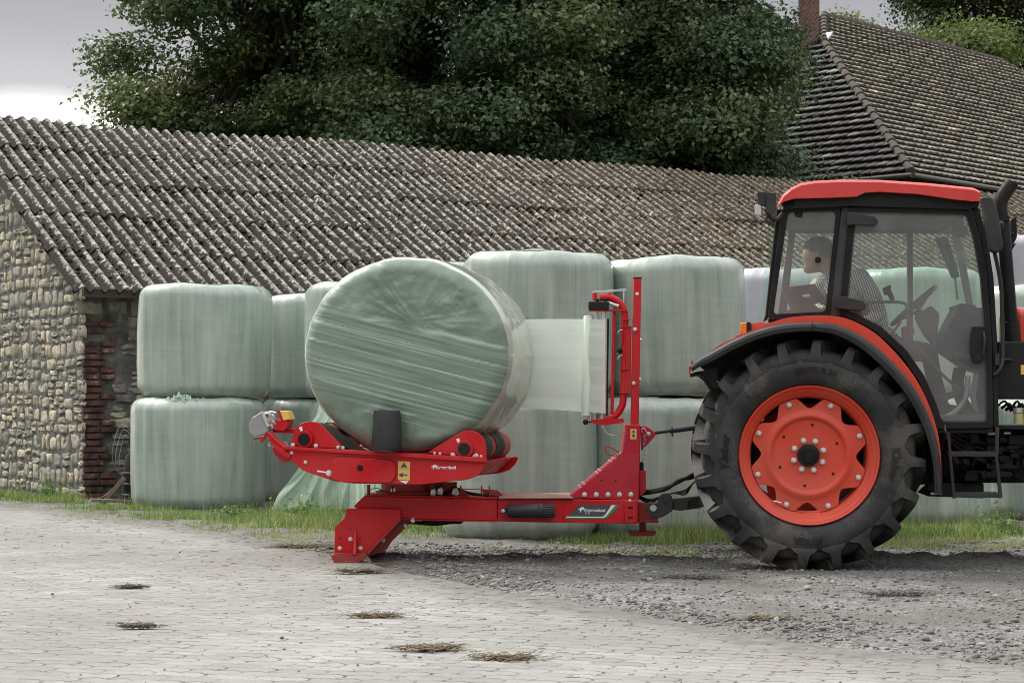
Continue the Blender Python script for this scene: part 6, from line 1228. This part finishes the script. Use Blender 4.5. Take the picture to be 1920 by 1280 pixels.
mb.tube([sc0 + Vector((.02, 0, -.03)), P(1735, 600, 1.0)], .035, 12); mb.build('steering_wheel', M['plastic'], tr_, smooth=60)
mb = MB(); mb.pp([(1655, 540), (1668, 534), (1672, 537), (1670, 542), (1677, 556), (1678, 566), (1672, 566), (1665, 552), (1659, 553)], .62, .05, r=2); mb.build('joystick', M['black'], tr_, bevel=.006)
mb = MB(); mb.tube(smooth_line([P(1624, 567, .36), P(1660, 566, .36), P(1690, 567, .36), P(1700, 574, .36), P(1703, 600, .36), P(1703, 625, .36), P(1720, 650, .36), P(1760, 695, .36), P(1800, 732, .36)], 6), .011, 10); mb.build('door_grab_bar', M['grey'], dr, smooth=180)
mb = MB(); mb.pp([(1692, 612), (1712, 610), (1716, 622), (1706, 640), (1694, 640)], .8, .1, r=3); mb.tube([P(1690, 602, .8), P(1670, 628, .8)], .01, 8); mb.build('lever_console', M['red_dull'], tr_, bevel=.006)
mb = MB(); mb.pp([(1590, 612), (1660, 622), (1690, 650), (1738, 730), (1750, 790), (1700, 790), (1560, 700), (1560, 612)], .42, .06, r=6); mb.build('side_console', M['inter'], tr_, bevel=.01)
mb = MB(); mb.pp([(1570, 520), (1600, 512), (1612, 530), (1618, 610), (1650, 618), (1650, 640), (1575, 640)], .82, .4, r=8); mb.build('seat', M['black'], tr_, bevel=.03, seg=4)
mb = MB(); mb.pp([(1466, 540), (1528, 532), (1548, 562), (1534, 567), (1522, 572), (1492, 574), (1484, 577)], .62, .13, r=3); tm = mb.build('control_terminal', M['grey'], tr_, bevel=.006)
mb = MB(); mb.pp([(1470, 538.5), (1518, 533), (1518, 534.6), (1470, 540.2)], .615, .01); mb.build('terminal_trim', M['lensred'], tm)
mb = MB(); mb.pp([(1504, 552), (1518, 551), (1519, 556), (1506, 557)], .615, .004); mb.build('terminal_sticker', M['white'], tm)
mb = MB(); mb.pp([(1492, 572), (1524, 570), (1548, 585), (1540, 594), (1462, 594), (1470, 586)], .6, .25, r=3); mb.build('rear_shelf', M['inter'], tr_, bevel=.01)
mb = MB(); mb.pp([(1796, 395), (1808, 396), (1806, 440), (1794, 430)], .9, .3, r=4); mb.pp([(1790, 415), (1814, 424), (1814, 442), (1796, 442)], .6, .12, r=4); mb.build('sun_visor', M['inter'], tr_, bevel=.008)
mb = MB(); pts_a = round_poly([(1752, 446), (1776, 443), (1798, 510), (1800, 520), (1784, 522)], 4, 4); mb.loft([P(a, b, 1.95) for a, b in pts_a], [P(a, b, 2.0) for a, b in pts_a]); mb.tube([P(1790, 520, 1.97), P(1795, 560, 1.8)], .01, 8); mb.build('far_mirror', M['black'], tr_, bevel=.006)
# ---- three-point linkage
mb = MB(); mb.tube([P(1228, 811, .98), P(1258, 807, .98)], .013, 12); mb.tube([P(1256, 807.5, .98), P(1310, 800, .98), P(1420, 782, .98)], [.019, .021, .021], 14); mb.lathe([(.013, -.01), (.027, 0), (.013, .01)], P(1260, 806, .98), (1, 0, .13), 16); mb.tube([P(1260, 808, .96), P(1261, 818, .96)], .006, 6); mb.build('top_link', M['plastic'], tr_, smooth=40)
for yy_ in (.62, 1.34):
    mb = MB(); mb.pp([(1290, 936), (1310, 930), (1420, 890), (1430, 905), (1312, 952), (1285, 955)], yy_, .03); mb.pp([(1262, 934), (1312, 929), (1314, 952), (1275, 957), (1262, 955)], yy_, .035); rnd = [(1212, 944), (1217, 941), (1232, 943), (1236, 930), (1243, 924), (1253, 924), (1261, 932), (1263, 955), (1248, 966), (1233, 972), (1220, 968), (1213, 958)]
    mb.pp(rnd, yy_ - .02, .06, r=4); la = mb.build('lower_link', M['iron'] if yy_ > 1 else M['plastic'], tr_, bevel=.006)
    mb = MB(); mb.lathe([(0, .012), (.011, .012), (.013, 0), (.019, 0), (.019, .004), (.023, .004), (.023, 0)], P(1225, 952, yy_ - .022), (0, -1, 0), 20); mb.tube([P(1225, 945, yy_ - .03), P(1225, 959, yy_ - .03)], .004, 6); mb.build('link_pin', M['steel'], la)
    mb = MB()
    for q in ((1244, 934), (1248, 942)): c = P(*q, yy_ - .021); mb.cyl(c, c + Vector((0, -.002, 0)), .007, n=12)
    mb.build('link_holes', M['black'], la)
mb = MB()
for k in range(4): mb.tube(smooth_line([P(1196, 920 + 2 * k, .84 + .02 * k), P(1220, 920 + k, .8), P(1250, 913 + k, .8), P(1275, 902 - k, .8), P(1300, 888 + 2 * k, .85), P(1340, 870, .95)], 6), .013, 10)
for k in range(3): mb.tube(smooth_line([P(1196, 928 + 2 * k, .84), P(1218, 936 + 3 * k, .8), P(1240, 930 + k, .78), P(1262, 924, .8), P(1285, 918 + 4 * k, .8), P(1300, 905, .85), P(1330, 880, .95)], 6), .006, 8)
mb.build('hydraulic_line', M['hose'], tr_, smooth=180)

# ================================================================== DRIVER
dv_ = MB()
def limb(pts, rs): dv_.tube(smooth_line(pts, 5), list(np.interp(np.linspace(0, len(rs) - 1, (len(pts) - 1) * 5 + 1), range(len(rs)), rs)), 14); [dv_.ball(p, r, n=12) for p, r in ((pts[0], rs[0]), (pts[-1], rs[-1]))]
Yp = 1.0
hipc = P(1640, 640, Yp); chest = P(1598, 556, Yp); neckb = P(1572, 522, Yp); head = P(1531, 478, Yp)
for c, r, s_ in ((hipc, .165, (1.1, 1.0, .8)), (P(1624, 605, Yp), .16, (1, 1.05, 1)), (P(1610, 575, Yp), .165, (1, 1.1, 1)), (chest, .17, (1.0, 1.15, 1)), (P(1585, 540, Yp), .15, (1, 1.3, .8)), (P(1545, 545, Yp + .1), .12, (1, 1, 1))): dv_.ball(c, r, s_, 16)
limb([neckb, P(1556, 505, Yp), P(1543, 495, Yp)], [.075, .06, .058])
# head: skull, jaw, nose, brow, ear, chin; looking down to the left
dv_.ball(head, .105, (1.0, .78, 1.0), 20); dv_.ball(P(1527, 492, Yp), .078, (1, .8, 1), 16); dv_.ball(P(1517, 503, Yp), .045, (1, .8, .9), 14); dv_.ball(P(1509, 489, Yp), .016, (1.2, .8, 1), 10); dv_.ball(P(1512, 482, Yp), .03, (.8, 1.2, .5), 10); dv_.ball(P(1511, 498, Yp), .018, (.9, 1.3, .6), 10); dv_.ball(P(1541, 486, Yp - .085), .024, (.7, .4, 1.2), 10); dv_.ball(P(1541, 486, Yp + .085), .024, (.7, .4, 1.2), 10)
# near arm hanging to the lap, far arm reaching back to the terminal
limb([P(1612, 522, Yp - .19), P(1635, 552, Yp - .24), P(1650, 588, Yp - .22)], [.075, .062, .05]); limb([P(1650, 588, Yp - .22), P(1630, 600, Yp - .25), P(1606, 606, Yp - .25)], [.05, .044, .032])
limb([P(1568, 530, Yp + .2), P(1535, 550, Yp + .22), P(1524, 574, Yp + .1)], [.072, .058, .048]); limb([P(1524, 574, Yp + .1), P(1535, 580, Yp - .06), P(1545, 580, Yp - .2)], [.048, .042, .03])
def hand(c, d, s, up):                   # palm, four bent fingers, thumb from the side
    d, s, up = d.normalized(), s.normalized(), up.normalized(); dv_.ball(c + d * .04, .036, (1.1, .9, .6), 12)
    for k, (off, ln) in enumerate(((-.027, .06), (-.009, .072), (.009, .068), (.026, .052))):
        b0 = c + d * .068 + s * off; dv_.tube([b0 - d * .02, b0 + d * ln * .45 - up * .006, b0 + d * ln * .8 - up * .024, b0 + d * ln * .85 - up * .045], [.0095, .009, .0085, .007], 8)
    dv_.tube([c + d * .02 - s * .028, c + d * .045 - s * .05 - up * .01, c + d * .072 - s * .052 - up * .024], [.012, .0105, .008], 8)
hand(P(1604, 606, Yp - .25), Vector((-1, .1, -.2)), Vector((0, 1, 0)), Vector((0, 0, 1))); hand(P(1546, 580, Yp - .21), Vector((-.1, -1, -.1)), Vector((1, 0, 0)), Vector((0, 0, 1)))
# legs, bent at the knee, feet on the cab floor
for dy in (-.13, .13):
    limb([P(1640, 640, Yp + dy), P(1690, 655, Yp + dy * 1.2), P(1742, 660, Yp + dy * 1.2)], [.10, .085, .065]); limb([P(1742, 660, Yp + dy * 1.2), P(1752, 710, Yp + dy * 1.2), P(1768, 758, Yp + dy * 1.2)], [.062, .056, .042]); limb([P(1766, 766, Yp + dy * 1.2), P(1790, 770, Yp + dy * 1.3), P(1806, 772, Yp + dy * 1.3)], [.042, .042, .032])
me0 = dv_.mesh('person'); tmp = bpy.data.objects.new('tmp', me0); COL.objects.link(tmp); rm = tmp.modifiers.new('r', 'REMESH'); rm.mode = 'VOXEL'; rm.voxel_size = .0075; rm.use_smooth_shade = True; sm_ = tmp.modifiers.new('s', 'SMOOTH'); sm_.factor = .5; sm_.iterations = 4
bpy.context.view_layer.update(); ev = tmp.evaluated_get(bpy.context.evaluated_depsgraph_get()); me = bpy.data.meshes.new_from_object(ev); bpy.data.objects.remove(tmp)
t = NT('skin'); t.set(color=t.mix(t.noise(30, 3), (.42, .25, .18), (.50, .32, .24)), rough=.5); M['skin'] = t.m
t = NT('checked shirt'); c = t.n('ShaderNodeTexCoord').outputs['Object']; s3 = t.n('ShaderNodeSeparateXYZ', {0: t.n('ShaderNodeMapping', {'Vector': c, 'Rotation': (0, R(18), 0)}).outputs[0]})
def gr_(v): return t.math('GREATER_THAN', t.math('FRACT', t.math('MULTIPLY', v, 62.0)), .6)
t.set(color=t.mix(t.math('MAXIMUM', gr_(s3.outputs[0]), gr_(s3.outputs[2])), (.82, .82, .82), (.12, .12, .13)), rough=.85); M['shirt'] = t.m
t = NT('dark trousers'); t.set(color=(.035, .04, .05), rough=.9); M['trouser'] = t.m
me.materials.clear(); drv = finish(me, 'person', [M['skin'], M['shirt'], M['trouser']], smooth=180, loc=P(1640, 640, Yp)); me = drv.data
lo_ = drv.location.copy(); nP_ = len(me.polygons); ce_ = np.zeros(nP_ * 3); me.polygons.foreach_get('center', ce_); ce_ = ce_.reshape(-1, 3) + np.array(lo_)
hd_ = np.array(head); nb_ = np.array(P(1556, 508, Yp)); ax_ = np.array(P(1531, 478, Yp) - P(1572, 528, Yp)); ax_ /= np.linalg.norm(ax_); mi = np.ones(nP_, np.int32)
mi[((ce_ - nb_) @ ax_ > 0) & (np.linalg.norm(ce_ - hd_, axis=1) < .22)] = 0
for hc, rr_ in ((P(1604, 606, Yp - .25), .135), (P(1546, 580, Yp - .21), .135)):
    mi[(np.linalg.norm(ce_ - np.array(hc + (Vector((-.09, 0, 0)) if hc.y > .7 and hc.x > P(1580, 0, Yp).x else Vector((0, -.09, 0)))), axis=1) < .1)] = 0
mi[(ce_[:, 2] < P(0, 632, Yp).z) & (ce_[:, 0] > P(1600, 0, Yp).x)] = 2; me.polygons.foreach_set('material_index', mi)
tag(drv, 'person in a checked shirt seated in the tractor cab, turned back and looking down', 'person')
hm = MB(); hm.ball(head + Vector((.014, 0, .022)), .112, (1.0, .80, .98), 28)
vv = np.array(hm.v); keep_f = []
hcx = np.array(head); 
for f in hm.f:
    c = vv[f].mean(0) - hcx
    if c[2] > -.02 + .9 * (-c[0] - .055) * (c[0] < -.05) * 1.6 and not (c[0] < -.055 and c[2] < .035) and not (abs(c[1]) > .05 and c[0] < .015 and c[2] < .01): keep_f.append(f)
hm.f = keep_f; t = NT('short dark hair'); n1 = t.noise(70, 4, t.coord((1, 1, 3))); t.set(color=t.ramp(n1, [(.3, (.012, .01, .009)), (.7, (.04, .034, .03))]), rough=.6); t.bump(n1, .8, .01)
hair = hm.build('hair', t.m, drv, smooth=180); sd_ = hair.modifiers.new('s', 'SOLIDIFY'); sd_.thickness = .012; sd_.offset = 0
mb = MB(); 
for dy in (-.045, .045): mb.ball(P(1513, 484, Yp) + Vector((.002, dy * .75, 0)), .009, (.6, 1, .7), 10)
mb.build('eyes', M['black'], drv)

tr_.rotation_euler = (0, 0, TY); drv.location = PV + RT @ (Vector(lo_) - PV); drv.rotation_euler = (0, 0, TY)
